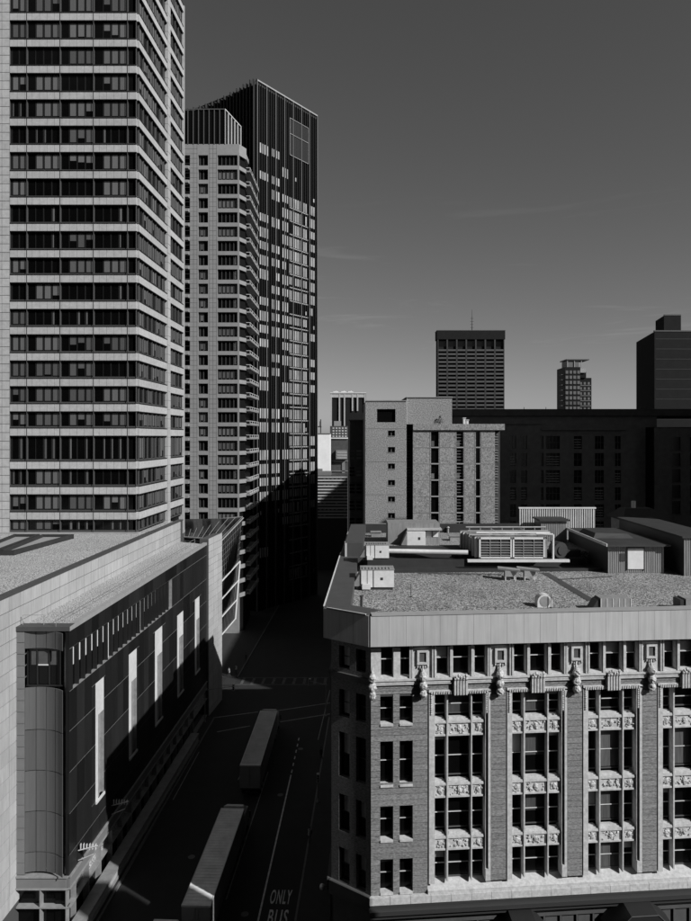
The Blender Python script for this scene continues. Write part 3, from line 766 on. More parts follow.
def sash(f, s0, s1, z0, z1, depth, parent, blind=None, mid=.52, frame='white_metal'):
    m = MB(); m.fb(f, s0, s1, z0, z1, -depth-.08, -depth); w = m.build('sash_window', 'glass_dim', parent)
    m = MB(); zm = z0+(z1-z0)*mid; m.fb(f, s0, s1, zm-.04, zm+.04, -depth, -depth+.07)
    m.fb(f, s0, s0+.06, z0, z1, -depth, -depth+.05); m.fb(f, s1-.06, s1, z0, z1, -depth, -depth+.05); m.fb(f, s0, s1, z1-.08, z1, -depth, -depth+.05); m.fb(f, s0, s1, z0, z0+.09, -depth, -depth+.06)
    m.build('sash_frame', 'frame_mid', w)
    m = MB(); m.fb(f, s0+.06, s1-.06, zm-.025, zm+.035, -depth+.07, -depth+.09); m.build('meeting_rail', frame, w)
    if blind: m = MB(); m.fb(f, s0+.09, s1-.09, z1-(z1-z0)*blind, z1-.09, -depth, -depth+.02); m.build('blind', 'blind_dim' if blind > .55 else 'blind_side_light', w)
    return w
def sill(f, s0, s1, z0, depth, parent, out=.08, mtl='terracotta', h=.10):
    m = MB(); P = [f.pt(s0, z0-.1, out), f.pt(s1, z0-.1, out), f.pt(s1, z0-.1, -depth), f.pt(s0, z0-.1, -depth), f.pt(s0, z0+.05, out), f.pt(s1, z0+.05, out), f.pt(s1, z0+h, -depth), f.pt(s0, z0+h, -depth)]
    m.hexa(P); return m.build('sill', mtl, parent)
for w in (wA, wB):
    for i, (z1, z0) in enumerate(LW):
        sash(hf, w[0], w[1], z0, z1, .50, t, blind=(.2 if random.random() < .2 else None)); sill(hf, w[0]+.01, w[1]-.01, z0, .49, t)
# piers, frames, bays
for bi, b in enumerate(bays):
    if bi > 0:
        z = zc0
        m = MB(); m.fb(hf, b, b+o_pier1, zc0, zFr0, -1.5, -.05); m.build('pier_core', 'brick_back', t)
        for k in range(nrow): 
            if b < 30: piece(me_b, 'brick_course', t, hf, b+.01, b+o_pier1-.03, zc0+k*rh+.022, zc0+(k+1)*rh-.022, -.05, .02)
    fr_l = b+o_pier1+.06 if bi > 0 else sL1+.10
    fr_r = b+o_fr1
    # left jamb
    m = MB(); m.fb(hf, fr_l, fr_r, zc0, zFr0-.3, -1.3, .05); m.build('jamb', 'terracotta', t)
    m = MB(); m.fb(hf, fr_l-.09, fr_l-.0, zc0, zFr0-.3, -1.2, -.25); m.build('joint_groove', 'metal_dark', t)
    # right jamb: stepped
    m = MB(); m.fb(hf, b+o_r0+.05, b+o_r0+.17, zc0+.9, zFr0-.3, -1.3, -.10); m.fb(hf, b+o_r0+.24, b+o_r1, zc0+.9, zFr0-.3, -1.3, .04); m.fb(hf, b+o_r0+.17, b+o_r0+.24, zc0, zFr0-.3, -1.3, -.30)
    m.fb(hf, b+o_r0+.03, b+o_r1, zc0, zc0+.9, -1.3, .05); m.build('jamb', 'terracotta', t)
    m = MB(); m.fb(hf, b+o_r1, b+per if bi+1 < len(bays) else hf.L, zc0, zFr0, -1.5, -.3); m.build('joint_groove', 'brick_back', t)
    # carved lintel with dentils and key bracket
    zl1 = zFr0; 
    m = MB(); m.fb(hf, fr_l, b+o_r1, zOp1+.12, zl1, -1.3, .06); m.fb(hf, fr_l-.02, b+o_r1+.02, zl1-.16, zl1-.04, .06, .12); m.build('lintel', 'terracotta', t)
    nd = 24; m = MB()
    for k in range(nd):
        s0 = fr_l+.15+(b+o_r1-fr_l-.3)*k/nd; m.fb(hf, s0, s0+.10, zOp1+.0, zOp1+.24, .02, .15)
    m.build('dentils', 'terracotta_rough', t)
    for x0, x1 in ((fr_l+.1, fr_l+.24), (b+o_r0+.0, b+o_r0+.18)):
        m = MB()
        for k in range(9): m.ball(hf.pt((x0+x1)/2, zOp1-.12-.17*k, .06), .085, .085, .10, 6, 4)
        m.build('carved_drop', 'terracotta_rough', t)
    cx_ = b+(o_fr1+o_r0)/2+.02; kb = thing_part = None
    m = MB()
    for k in range(5):
        s0 = cx_-.52+k*.22; m.fb(hf, s0, s0+.13, zOp1+.0, zS1-.12, .05, .34); m.tube(hf.pt(s0, zS1-.05, .3), hf.pt(s0+.13, zS1-.05, .3), .14, n=8)
        m.tube(hf.pt(s0, zOp1+.02, .26), hf.pt(s0+.13, zOp1+.02, .26), .09, n=8)
    m.fb(hf, cx_-.56, cx_+.54, zOp1+.02, zS1-.2, .04, .22); m.build('key_bracket', 'terracotta', t)
    m = MB()
    for k in range(5): m.ball(hf.pt(cx_-.38+.19*k, zS1+.1+.10*math.sin(k*1.9), .36), .12, .12, .14, 7, 5, .4)
    m.build('bracket_leaf', 'terracotta_rough', t)
    # mullions
    for (x0, x1) in ((b+o_m1+.03, b+o_m1b-.02), (b+o_m2+.02, b+o_m2b-.03)):
        m = MB(); m.fb(hf, x0, x1, zc0-.02, zOp1+.1, -.78, -.16); m.build('mullion', 'terracotta', t)
    # three lights per storey, carved spandrels between
    lev = [hz(715.5), hz(735.5), hz(777.5), hz(797), hz(830.5), hz(849.5)]
    storeys = [(lev[0]+.0, zOp1+.12), (lev[2], lev[1]), (lev[4], lev[3]), (zc0, lev[5])]
    lights = [(fr_r, b+o_m1+.03), (b+o_m1b-.02, b+o_m2+.02), (b+o_m2b-.03, b+o_r0+.05)]
    for si, (z0, z1) in enumerate(storeys):
        for li, (x0, x1) in enumerate(lights):
            bl = None
            if li == 1 and random.random() < .6: bl = random.choice([.95, .6, .95])
            elif li != 1 and random.random() < .45: bl = random.choice([.15, .25, .35, .5])
            sash(hf, x0, x1, z0, z1, .80, t, blind=bl, mid=.48 if si else .4)
    for k in range(3):
        z1, z0 = lev[2*k], lev[2*k+1]
        for li, (x0, x1) in enumerate(lights):
            dd = -.32
            m = MB(); m.fb(hf, x0+.01, x1-.01, z0, z1-.45, -1.0, dd); m.fb(hf, x0+.01, x1-.01, z0, z0+.13, -.9, dd+.09); m.fb(hf, x0+.01, x1-.01, z1-.55, z1-.42, -.9, dd+.12)
            m.fb(hf, x0+.01, x0+.12, z0+.13, z1-.55, -.9, dd+.06); m.fb(hf, x1-.12, x1-.01, z0+.13, z1-.55, -.9, dd+.06)
            sp_ = m.build('spandrel', 'terracotta', t)
            m = MB(); W_ = x1-x0-.36; Hh = z1-.62-(z0+.2)
            for q in range(int(8+W_*9)):
                u_ = random.random(); v_ = random.random(); m.ball(hf.pt(x0+.18+W_*u_, z0+.2+Hh*v_, dd), random.uniform(.05, .13), random.uniform(.05, .13), random.uniform(.04, .11), 6, 4, .8)
            m.ball(hf.pt((x0+x1)/2, z0+.2+Hh/2, dd), .2, .13, Hh*.42, 9, 6, .3)
            m.build('carving', 'terracotta_rough', sp_)
            # sloping stepped top
            m = MB()
            for q in range(3):
                m.fb(hf, x0+.02+.05*q, x1-.02-.10*q, z1-.42+.08*q, z1-.42+.08*(q+1)-.004, -.8, dd+.10-.12*q)
            m.build('spandrel_cap', 'terracotta', sp_)
    # attic: pier panel, three windows
    ax0 = b-.02 if bi > 0 else s_(422, 660)
    zt_, zb_ = zf0, zS1
# attic wall pieces
zA1 = zf0+.0; zAw1 = hz(652, 540); zAw0 = hz(674, 540)
attic_holes = []; atticw = []
for bi, b in enumerate(bays):
    for (x0, x1) in ((514.0, 526.2), (530.2, 546.8), (551.2, 563)):
        a_ = b+(s_(x0, 660)-s_(491, 700)); e_ = b+(s_(x1, 660)-s_(491, 700)); atticw.append((a_, e_))
atticw += [(s_(381, 660), s_(393.6, 660)), (s_(400.4, 660), s_(413, 660))]
for a_, e_ in atticw: attic_holes.append((a_, e_, zAw0, zA1+.5))
m = MB(); m.holes(hf, 0, hf.L, zS1, zA1, attic_holes, -.8, -.02); m.build('attic_wall', 'terracotta', t)
for a_, e_ in atticw:
    if a_ > hf.L-2: continue
    sash(hf, a_, e_, zAw0, zA1, .55, t, blind=(.5 if random.random() < .15 else None)); sill(hf, a_+.01, e_-.01, zAw0, .54, t, out=.0)
m = MB(); m.fb(hf, 0, hf.L, zA1-.25, zA1+.02, -.8, .02); m.build('attic_head', 'brick_back', t)
me_t = unit_box_mesh('terracotta')
for bi, b in enumerate(bays):
    g_ = s_(491, 700)
    cpx = [(s_(x, 660)-g_+b) for x in (494.6, 505.6)]
    # mouldings either side and panel frame with dark centre
    for x in (487.2, 489.2, 509.2, 511.6): s0 = s_(x, 660)-g_+b; piece(me_t, 'attic_moulding', t, hf, s0, s0+.09, zAw0-.0, zA1-.02, -.02, .14)
    c0_, c1_ = cpx; zp0, zp1 = hz(662), hz(648)
    m = MB(); m.holes(hf, c0_, c1_, zp0, min(zp1, zA1), [(c0_+.17, c1_-.17, zp0+.17, zp1-.15)], -.02, .16); pn = m.build('attic_panel_frame', 'terracotta', t)
    m = MB(); m.fb(hf, c0_+.17, c1_-.17, zp0+.17, zp1-.1, -.02, .05); m.build('attic_panel', 'shop', pn)
    m = MB()
    for q in range(5): m.ball(hf.pt(c0_+.05+(c1_-c0_-.1)*q/4, zp0-.16-.08*(q % 2), .05), .07, .09, .12, 6, 4, .3)
    m.build('attic_swag', 'terracotta_rough', t)
    for x in (528.2, 549): 
        s0 = s_(x, 660)-g_+b; piece(me_t, 'attic_moulding', t, hf, s0-.09, s0+.09, zAw0-.0, zA1-.02, -.02, .08)
def pendant(s0, f):
    m = MB()
    for k, (zz_, r) in enumerate(((hz(673.5), .36), (hz(682), .36), (hz(690), .33))):
        m.ball(f.pt(s0, zz_, .32), r*.85, r*.9, r*.95, 10, 7, .35)
        m.ball(f.pt(s0, zz_+.25, .28), r*.6, r*.6, r*.4, 8, 5, .4)
    m.tube(f.pt(s0, hz(671), .22), f.pt(s0, hz(663), .12), .16, .03, n=7)
    m.tube(f.pt(s0, hz(692), .22), f.pt(s0, hz(696), .1), .16, .03, n=7)
    m.build('carved_pendant', 'terracotta_rough', hist, smooth=False)
pendant(.08, hf); pendant(s_(422.5, 680), hf)
for b in bays[1:]: pendant(b+o_pier1/2+.03, hf)
# string course over the bays, frieze
m = MB(); m.fb(hf, -.05, hf.L, zS0, zS1, -.5, .16); m.fb(hf, -.08, hf.L, zS1-.13, zS1-.003, .16, .26); m.fb(hf, -.05, hf.L, zS0+.14, zS0+.19, .16, .19); m.build('string_course', 'terracotta', t)
m = MB(); m.fb(hf, .0, hf.L, zFr0+.22, zS0, -.6, .0); m.fb(hf, 0, hf.L, zFr0+.01, zFr0+.19, -.6, .0); m.fb(hf, 0, hf.L, zFr0, zS0, -.6, -.04); m.build('frieze', 'brick', t)
# sills and lower string
m = MB(); m.hexa([hf.pt(sL1, zStr1, .2), hf.pt(hf.L, zStr1, .2), hf.pt(hf.L, zStr1, -1.2), hf.pt(sL1, zStr1, -1.2), hf.pt(sL1, zStr1+.25, .2), hf.pt(hf.L, zStr1+.25, .2), hf.pt(hf.L, zSill+.0, -1.0), hf.pt(sL1, zSill+.0, -1.0)]); m.build('bay_sill', 'terracotta', t)
k = -.15
while k < hf.L: piece(me_t, 'string_block', t, hf, k+.012, min(k+1.55, hf.L)-.012, zStr0, zStr1-.01, -.5, .34); k += 1.55
m = MB(); m.fb(hf, -.12, hf.L, zStr0-.22, zStr0-.01, -.6, .30); m.fb(hf, -.2, hf.L, zStr0-.55, zStr0-.23, -.6, .75); m.fb(hf, -.15, hf.L, zStr0-.95, zStr0-.56, -.6, .5); m.build('lower_cornice', 'metal_dark', t)
# base storeys
zbase1 = zStr0-.96
m = MB(); m.fb(hf, 0, hf.L, 0, zbase1, -1.5, -.25); m.build('base_glass', 'glass_dim', t)
m = MB(); m.fb(hf, 0, hf.L, zbase1-.75, zbase1-.25, -.25, .05); m.fb(hf, 0, hf.L, 3.6, 4.4, -.25, .05); m.build('base_beam', 'shop', t)
for k in range(27):
    m = MB(); s0 = .3+k*1.3; m.fb(hf, s0, s0+.12, .1, zbase1-.75, -.25, .0); m.build('shop_mullion', 'frame_mid', t)
for k in range(26):
    if k % 5 == 4: continue
    m = MB(); s0 = .5+k*1.3; m.fb(hf, s0, s0+1.0, zbase1-2.3, zbase1-.85, -.25, -.15); m.build('transom_panel', 'shop', t)
# chamfer and side walls (in shade)
def side_wall(f, cols, L):
    H2 = []
    rowsL = [(hf.z(371, 652), hf.z(371, 675)), (hf.z(371, 697), hf.z(371, 725)), (hf.z(371, 741), hf.z(371, 787)), (hf.z(371, 805), hf.z(371, 843)), (hf.z(371, 860), hf.z(371, 895))]
    for z1, z0 in rowsL:
        for a_, e_ in cols: H2.append((a_, e_, z0, z1))
    m = MB(); m.holes(f, 0.02, L-.02, zleft0-.8, zf0+.02, H2, -.7, -.03); m.build('side_wall', 'brick', t)
    for j, (z1, z0) in enumerate(rowsL):
        for a_, e_ in cols: 
            m = MB(); m.fb(f, a_, e_, z0, z1, -.5, -.42); w = m.build('sash_window', 'glass_dim', t)
            m = MB(); m.fb(f, a_, e_, (z0+z1)/2-.03, (z0+z1)/2+.04, -.42, -.36); m.build('meeting_rail', 'frame_mid', w)
            if random.random() < .75: m = MB(); m.fb(f, a_+.25, e_-.2, z0+(z1-z0)*random.choice([.1, .5]), z1-.15, -.42, -.38); m.build('blind', 'blind_white', w)
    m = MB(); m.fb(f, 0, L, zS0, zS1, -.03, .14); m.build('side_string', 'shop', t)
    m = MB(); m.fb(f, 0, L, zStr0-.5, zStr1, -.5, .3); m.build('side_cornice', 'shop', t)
    m = MB(); m.fb(f, .02, L-.02, 0, zleft0-.8, -.7, -.1); m.build('side_base', 'dark_brick', t)
side_wall(cf, [(.75, 1.75), (2.35, 3.25)], cf.L)
side_wall(sf, [(sf.L-43+k*2.6, sf.L-41.7+k*2.6) for k in range(16)], sf.L)
# rear roof section, raised
RY = PZ(345, 557, HZ).y
rs = MB(); r0 = sf.s; 
RZ = Z(543, RY, 345)                                  # parapet of the raised section
xl0 = PZ(345, 543, RZ); yb = PZ(349, 524, RZ).y
poly = [(xl0.x, RY), (bk1.x-2, RY+1.5), (bk1.x-2, yb+1), (xl0.x+.8, yb)]
m = MB(); m.prism([(p_[0]+.25, p_[1]+.25 if i < 2 else p_[1]-.1) for i, p_ in enumerate(poly)], 10, RZ-1.15); m.build('rear_gravel_roof', 'gravel', t)
rw = Face(poly[3], poly[0]); rfr = Face(poly[0], poly[1]); rb = Face(poly[3], poly[2])
m = MB(); m.fb(rw, 0, rw.L, 10, RZ, -2.0, 0); m.build('rear_side_parapet', 'coping', t)
m = MB(); m.fb(rfr, 0, 1.95, HZ-1.5, RZ-.003, -1.2, .02); m.build('rear_corner_block', 'fascia', t)
m = MB(); m.fb(rb, 0, rb.L, RZ-1.3, RZ+.003, 0, .6); m.build('rear_back_parapet', 'membrane', t)
m = MB(); m.fb(rfr, 2.4, 13.5, zroof-.1, RZ-1.05, -4.5, .02); m.fb(rfr, 2.0, 26.5, zroof-.1, zroof+.85, .05, 1.2); m.fb(rfr, 13.5, 26.5, zroof-.1, RZ-1.0, -1.0, .04); m.fb(rfr, 1.6, 27.6, zroof-.1, zroof+.06, .0, 4.2); m.fb(rfr, 1.6, 27.6, zroof+.06, zroof+.30, 3.9, 4.2); m.build('membrane_and_trench_shade', 'membrane', t)  # black membrane, its flat strip also standing in for the trench shadow
p0_ = PZ(389, 551, RZ-.9); p1_ = PZ(468, 552.5, RZ-.9)
m = MB(); m.tube(p0_, p1_, .26, n=10); tag(m.build('white_duct', 'white_metal'), 'long white duct lying across the black membrane roof', 'duct')

# ------------------------------------------------------------------ things on that roof
def rbox(name, px0, px1, pyb, hpx, dep, zr, mtl, label, cat, group=None, det=None):
    p = PZ((px0+px1)/2, pyb, zr); Y = p.y; w = (px1-px0)/F*Y; h = hpx/F*Y
    t = thing(name, (p.x, Y, zr), label, cat, group)
    return t, p.x-w/2, p.x+w/2, Y, zr, h
def hvac(px0, px1, pyb, hpx, dep, zr, label):
    t, x0, x1, Y, z0, h = rbox('rooftop_ac_unit', px0, px1, pyb, hpx, dep, zr, '', label, 'air conditioner', 'boxy rooftop air conditioners')
    w = x1-x0
    m = MB(); m.box(x0+w*.22, x1, Y, Y+dep, z0+.25, z0+h); c_ = m.build('casing', 'white_metal', t)
    m = MB(); m.box(x0+w*.5, x0+w*.52, Y-.02, Y, z0+.25, z0+h); m.box(x0+w*.36, x0+w*.37, Y-.02, Y, z0+.25, z0+h); m.box(x0+w*.68, x0+w*.74, Y-.03, Y, z0+h*.5, z0+h*.62); m.build('seam', 'metal_dark', c_)
    m = MB(); m.hexa([(x0, Y+.2, z0+.3), (x0+w*.22, Y+.1, z0+.3), (x0+w*.22, Y+dep-.2, z0+.3), (x0, Y+dep-.2, z0+.3), (x0+w*.12, Y+.3, z0+h*.6), (x0+w*.22, Y+.1, z0+h*.92), (x0+w*.22, Y+dep-.2, z0+h*.92), (x0+w*.12, Y+dep-.3, z0+h*.6)]); m.build('intake_hood', 'metal_mid', t)
    m = MB(); m.box(x0+w*.2, x1+.05, Y-.05, Y+dep+.05, z0+h, z0+h+.06); m.build('lid', 'metal_mid', t)
    m = MB(); m.box(x0+w*.1, x1-.1, Y+.1, Y+dep-.1, z0, z0+.25); m.build('skid', 'metal_dark', t)
    m = MB(); m.box(x0+w*.24, x0+w*.44, Y-.35, Y-.02, z0+.12, z0+h*.32); m.build('side_duct', 'white_metal', t)
    m = MB()
    for k in range(9): q = x0+w*(.25+.08*k); m.box(q, q+.06, Y-.01, Y+dep*.5, z0+h+.06, z0+h+.14)
    m.build('lid_rib', 'metal_mid', t)
    return t
hvac(352, 394, 590, 20, 1.9, zroof, 'air conditioning unit on the front gravel roof near its left parapet')
hvac(360, 389, 560.5, 15.5, 1.8, RZ-1.15, 'smaller air conditioning unit at the step between the two roof levels')
# little penthouse with box and white windows
zr = RZ-1.15
t, x0, x1, Y, z0, h = rbox('roof_access_house', 388, 440, 544.5, 21, 4, zr, '', 'low concrete roof house with lean-to and two white windows', 'roof house')
m = MB(); m.box(x0, x1, Y+.2, Y+4, z0, z0+h); m.build('walls', 'grey_siding', t)
m = MB(); m.box(x0+.36*(x1-x0), x1+.15, Y-.6, Y+4.1, z0+h*.70, z0+h*.78); m.build('roof_slab', 'fascia', t)
for a_ in (.74, .87):
    m = MB(); m.box(x0+a_*(x1-x0), x0+(a_+.10)*(x1-x0), Y+.14, Y+.2, z0+h*.34, z0+h*.62); m.build('window', 'blind_white', t)
m = MB(); m.box(x0+.35*(x1-x0), x0+.70*(x1-x0), Y-1.3, Y+.18, z0+.1, z0+h*.66); bx_ = m.build('plant_box', 'white_metal', t)
m = MB(); m.box(x0+.56*(x1-x0), x0+.60*(x1-x0), Y-1.33, Y-1.3, z0+h*.3, z0+h*.42); m.build('box_handle', 'metal_dark', bx_)
m = MB(); m.hexa([(x0+.24*(x1-x0), Y-1.2, z0+.1), (x0+.35*(x1-x0), Y-1.3, z0+.1), (x0+.35*(x1-x0), Y, z0+.1), (x0+.24*(x1-x0), Y, z0+.1), (x0+.34*(x1-x0), Y-1.2, z0+h*.64), (x0+.35*(x1-x0), Y-1.3, z0+h*.66), (x0+.35*(x1-x0), Y, z0+h*.66), (x0+.34*(x1-x0), Y, z0+h*.64)]); m.build('plant_hood', 'metal_mid', t)
# large chiller
t, x0, x1, Y, z0, h = rbox('cooling_plant', 478, 548, 561, 27, 6, zroof+.85, '', 'large cooling plant with two louvred panels and pipe frame', 'cooling plant')
w = x1-x0
xl = PZ(466, 550, z0).x
m = MB(); m.prism([(x0, Y+.3), (x1, Y+.3), (x1, Y+6), (x0-1.0, Y+6)], z0+.3, z0+h*.86); m.build('casing', 'metal_mid', t)
for k in range(6):
    m = MB(); q = k/6; m.box(x0-1.0*q-.25, x0-1.0*q-.02, Y+.5+q*5.4, Y+.65+q*5.4, z0+.3, z0+h*.86); m.build('side_rib', 'white_metal', t)
for (a_, e_) in ((.02, .48), (.50, .95)):
    xa, xb = x0+w*a_, x0+w*e_
    m = MB(); m.box(xa, xb, Y+.12, Y+.28, z0+.35, z0+h*.84); pn = m.build('louvre_panel', 'metal_dark', t)
    m = MB(); m.box(xa, xb, Y, Y+.14, z0+h*.80, z0+h*.87); m.box(xa, xb, Y, Y+.14, z0+.3, z0+.42); m.box(xa-.02, xa+.14, Y, Y+.135, z0+.3, z0+h*.87); m.box(xb-.12, xb+.02, Y, Y+.135, z0+.3, z0+h*.87); m.build('panel_frame', 'white_metal', pn)
    for k in range(6): m = MB(); zz = z0+.55+(h*.78-.6)*k/6; m.box(xa+.15, xb-.13, Y+.02, Y+.11, zz, zz+.07); m.build('slat', 'metal_mid', pn)
    for k in (1, 2): m = MB(); q = xa+(xb-xa)*k/3; m.box(q-.03, q+.03, Y+.0, Y+.1, z0+.42, z0+h*.8); m.build('upright', 'metal_mid', pn)
m = MB(); m.box(x0-1.2, x1+2.2, Y-.5, Y-.1, z0-.05, z0+.22); m.build('base_beam', 'white_metal', t)
m = MB()
for k, zz in enumerate((h*.92, h*1.02, h*1.12)):
    m.tube((x0-.8, Y+1+k, z0+zz), (x1+.6, Y+1+k, z0+zz), .09, n=6)
for k in range(8): q = x0-.6+(w+1)*k/7; m.tube((q, Y+1.1, z0+h*.8), (q, Y+1.1, z0+h*.95), .06, n=5); m.tube((q+.2, Y+3, z0+h*.8), (q+.2, Y+3, z0+h*1.13), .06, n=5)
m.tube((x0+w*.3, Y+1, z0+h*.97), (x0+w*.3, Y+5, z0+h*.97), .16, n=7); m.tube((x0+w*.75, Y+1, z0+h*.97), (x0+w*.75, Y+5, z0+h*.97), .16, n=7)
m.build('pipework', 'metal_mid', t)
m = MB(); m.tube((x1+.55, Y, z0), (x1+.55, Y, z0+h*.98), .12, n=7); m.tube((x1+.55, Y, z0+h*.98), (x1-1.2, Y+.3, z0+h*1.0), .12, n=7); m.tube((x0, Y+1, z0+h), (x1+.5, Y+1, z0+h*1.0), .10, n=6); m.build('bent_pipe', 'white_metal', t)
for k in range(3):
    m = MB(); q = x0+w*(.2+.3*k); m.tube((q, Y+2.4, z0+h*.86), (q, Y+2.4, z0+h*.98), .75, n=14); m.build('fan_shroud', 'metal_mid', t)
m = MB(); m.tube((x1+1.5, Y+2.6, z0+.9), (x1+1.9, Y+1.6, z0+.9), .9, n=14); m.tube((x1+1.9, Y+1.6, z0+.9), (x1+1.95, Y+1.5, z0+.9), .5, n=14)
m.build('fan_drum', 'metal_dark', t)
# two table-like vents
def vent(px, label):
    p = PZ(px, 581.5, zroof); Y = p.y; t = thing('roof_vent', (p.x, Y, zroof), label, 'roof vent', 'low roof vents on legs')
    m = MB(); m.hexa([(p.x-1.1, Y+.9, zroof+1.0), (p.x+.9, Y-.1, zroof+.95), (p.x+1.1, Y+1.0, zroof+.95), (p.x-.9, Y+2.0, zroof+1.0), (p.x-1.1, Y+.9, zroof+1.15), (p.x+.9, Y-.1, zroof+1.1), (p.x+1.1, Y+1.0, zroof+1.1), (p.x-.9, Y+2.0, zroof+1.15)]); m.build('cap', 'metal_mid', t)
    m = MB(); m.box(p.x-.5, p.x+.6, Y+.35, Y+1.0, zroof+.4, zroof+.96); m.build('vent_box', 'metal_mid', t)
    m = MB()
    for a_, c_ in ((-.45, .4), (.55, .4), (-.45, .95), (.55, .95)): m = MB(); m.box(p.x+a_-.04, p.x+a_+.04, Y+c_-.04, Y+c_+.04, zroof, zroof+.4); m.build('leg', 'white_metal', t)
vent(511, 'low roof vent on legs, the left one before the cooling plant'); vent(530.5, 'low roof vent on legs, the right one before the cooling plant')
# dome vent
p = PZ(545, 607.5, zroof); t = thing('cowl_vent', p, 'rounded white cowl vent standing alone on the gravel', 'roof vent')
m = MB(); n = 12
for k in range(n):
    a0 = math.pi*k/n; a1 = math.pi*(k+1)/n; r = .62
    P = [Vector((p.x+math.cos(a)*r, p.y+d, zroof+.45+math.sin(a)*r)) for a in (a0, a1) for d in (0, .9)]
    c_ = Vector((p.x, p.y, zroof+.45)); e_ = Vector((p.x, p.y+.9, zroof+.45)); kk = len(m.v)
    m.v += [tuple(v) for v in (c_, P[0], P[2], e_, P[1], P[3])]; m.f += [(kk, kk+2, kk+1), (kk+3, kk+4, kk+5), (kk+1, kk+2, kk+5, kk+4)]
m.box(p.x-.62, p.x+.62, p.y, p.y+.9, zroof, zroof+.45); m.build('cowl', 'white_metal', t)
m = MB(); m.tube((p.x, p.y-.02, zroof+.5), (p.x, p.y+.02, zroof+.5), .45, n=14); m.build('face_plate', 'metal_mid', t)
# box at the parapet
t, x0, x1, Y, z0, h = rbox('parapet_unit', 601, 631, 612.5, 14, 1.6, zroof, '', 'wide low ventilation box against the front parapet', 'ventilation box')
w = x1-x0
m = MB(); m.box(x0, x1, Y, Y+1.4, z0+.1, z0+h); c_ = m.build('casing', 'metal_mid', t)
for k in range(6): q = x0+w*k/5; m = MB(); m.box(q-.03, q+.03, Y-.03, Y, z0+.1, z0+h); m.build('seam', 'white_metal', c_)
m = MB(); m.hexa([(x0-.7, Y+.1, z0+.2), (x0, Y+.1, z0+.2), (x0, Y+1.3, z0+.2), (x0-.7, Y+1.3, z0+.2), (x0-.3, Y+.1, z0+h*.8), (x0, Y+.1, z0+h*.95), (x0, Y+1.3, z0+h*.95), (x0-.3, Y+1.3, z0+h*.8)]); m.build('intake_hood', 'metal_dark', t)
t, x0, x1, Y, z0, h = rbox('parapet_fan', 686, 706, 612, 13, 1.5, zroof, '', 'dark vent housing cut by the right edge of the roof', 'ventilation box')
m = MB(); m.box(x0, x1, Y, Y+1.5, z0, z0+h); m.build('casing', 'metal_mid', t); m = MB(); m.box(x0-.4, x0, Y+.1, Y+1.4, z0+.2, z0+h*.9); m.build('intake_hood', 'metal_dark', t)
# masts and stub
p = PZ(411, 597, zroof); m = MB(); m.tube(p, p+Vector((0,0,1.15)), .03, n=5); m.tube(p, p+Vector((0,0,.06)), .14, n=8); tag(m.build('roof_rod', 'metal_dark'), 'thin dark rod standing on the gravel right of the front air conditioner', 'rod')
p = PZ(361.5, 609.5, zroof); m = MB(); m.tube(p, p+Vector((0,0,1.05)), .11, n=8); m.tube(p+Vector((0,0,1.05)), p+Vector((0,0,1.15)), .16, n=8); tag(m.build('vent_pipe', 'metal_dark'), 'short black vent pipe near the chamfered corner of the gravel roof', 'pipe')
p = PZ(551, 608, zroof); m = MB(); m.tube(p, p+Vector((0,0,1.1)), .03, n=5); m.tube(p, p+Vector((0,0,.06)), .12, n=8); tag(m.build('roof_rod', 'metal_dark'), 'thin dark rod beside the rounded white cowl vent', 'rod')
# walkway strip on gravel
a_ = PZ(545, 573, zroof); c_ = PZ(592, 601, zroof); m = MB(); stripe(m, a_, c_, .8, zroof+.03); o = m.build('roof_walkway', 'coping'); struct(o)
rng = random.Random(5)
for i, (px, py, kind) in enumerate(((376, 537, 'l'), (455, 541, 'l'), (448, 533, 's'), (462, 530, 's'), (395, 519.5, 's'), (570, 541, 's'), (581, 545, 's'))):
    zz = RZ-1.15; p = PZ(px, py+6 if py < 525 else py, zz); m = MB()
    if kind == 'l': m.box(p.x-.6, p.x+.6, p.y, p.y+1.0, zz, zz+.55); m.box(p.x-.7, p.x+.7, p.y-.1, p.y+1.1, zz+.56, zz+.66)
    else: m.tube((p.x, p.y, zz), (p.x, p.y, zz+.7), .13, n=8); m.tube((p.x, p.y, zz+.7), (p.x, p.y, zz+.88), .26, .1, n=8)
    tag(m.build('roof_cap_vent' if kind == 's' else 'roof_hatch_box', 'metal_mid'), ['low hatch box left of the small roof house on the rear roof', 'low hatch box between the roof house and the cooling plant', 'mushroom vent right of the small roof house', 'mushroom vent nearest the cooling plant on its left', 'mushroom vent by the rear left parapet', 'mushroom vent just left of the shade-darkened shed wall', 'mushroom vent tucked against the black-roofed shed'][i], 'roof vent', 'small vents on the rear roof')
for i, (a_, c_, z_, h_, lab) in enumerate((((366, 531), (386, 531), RZ-1.15, 1.0, 'thin pipe rail along the rear left parapet'), ((443, 528), (470, 528), RZ-1.15, .9, 'thin pipe rail left of the cooling plant'), ((420, 574), (500, 575.5), zroof, .12, 'long grey cable tray along the back of the front gravel roof'), ((560, 580), (610, 577), zroof, .10, 'short cable run towards the corrugated shed'))):
    p = PZ(*a_, z_); q = PZ(*c_, z_); m = MB(); up = Vector((0, 0, h_)); m.tube(p+up, q+up, .05, n=6)
    if h_ > .5:
        m.tube(p+up*.5, q+up*.5, .04, n=6)
        for k in range(6): w_ = p+(q-p)*k/5; m.tube(w_, w_+up, .04, n=6)
    else:
        for k in range(9): w_ = p+(q-p)*k/8; m.box(w_.x-.12, w_.x+.12, w_.y-.12, w_.y+.12, w_.z, w_.z+h_)
    tag(m.build('pipe_rail' if h_ > .5 else 'cable_run', 'metal_mid' if h_ > .5 else 'coping'), lab, 'pipe rail' if h_ > .5 else 'cable')
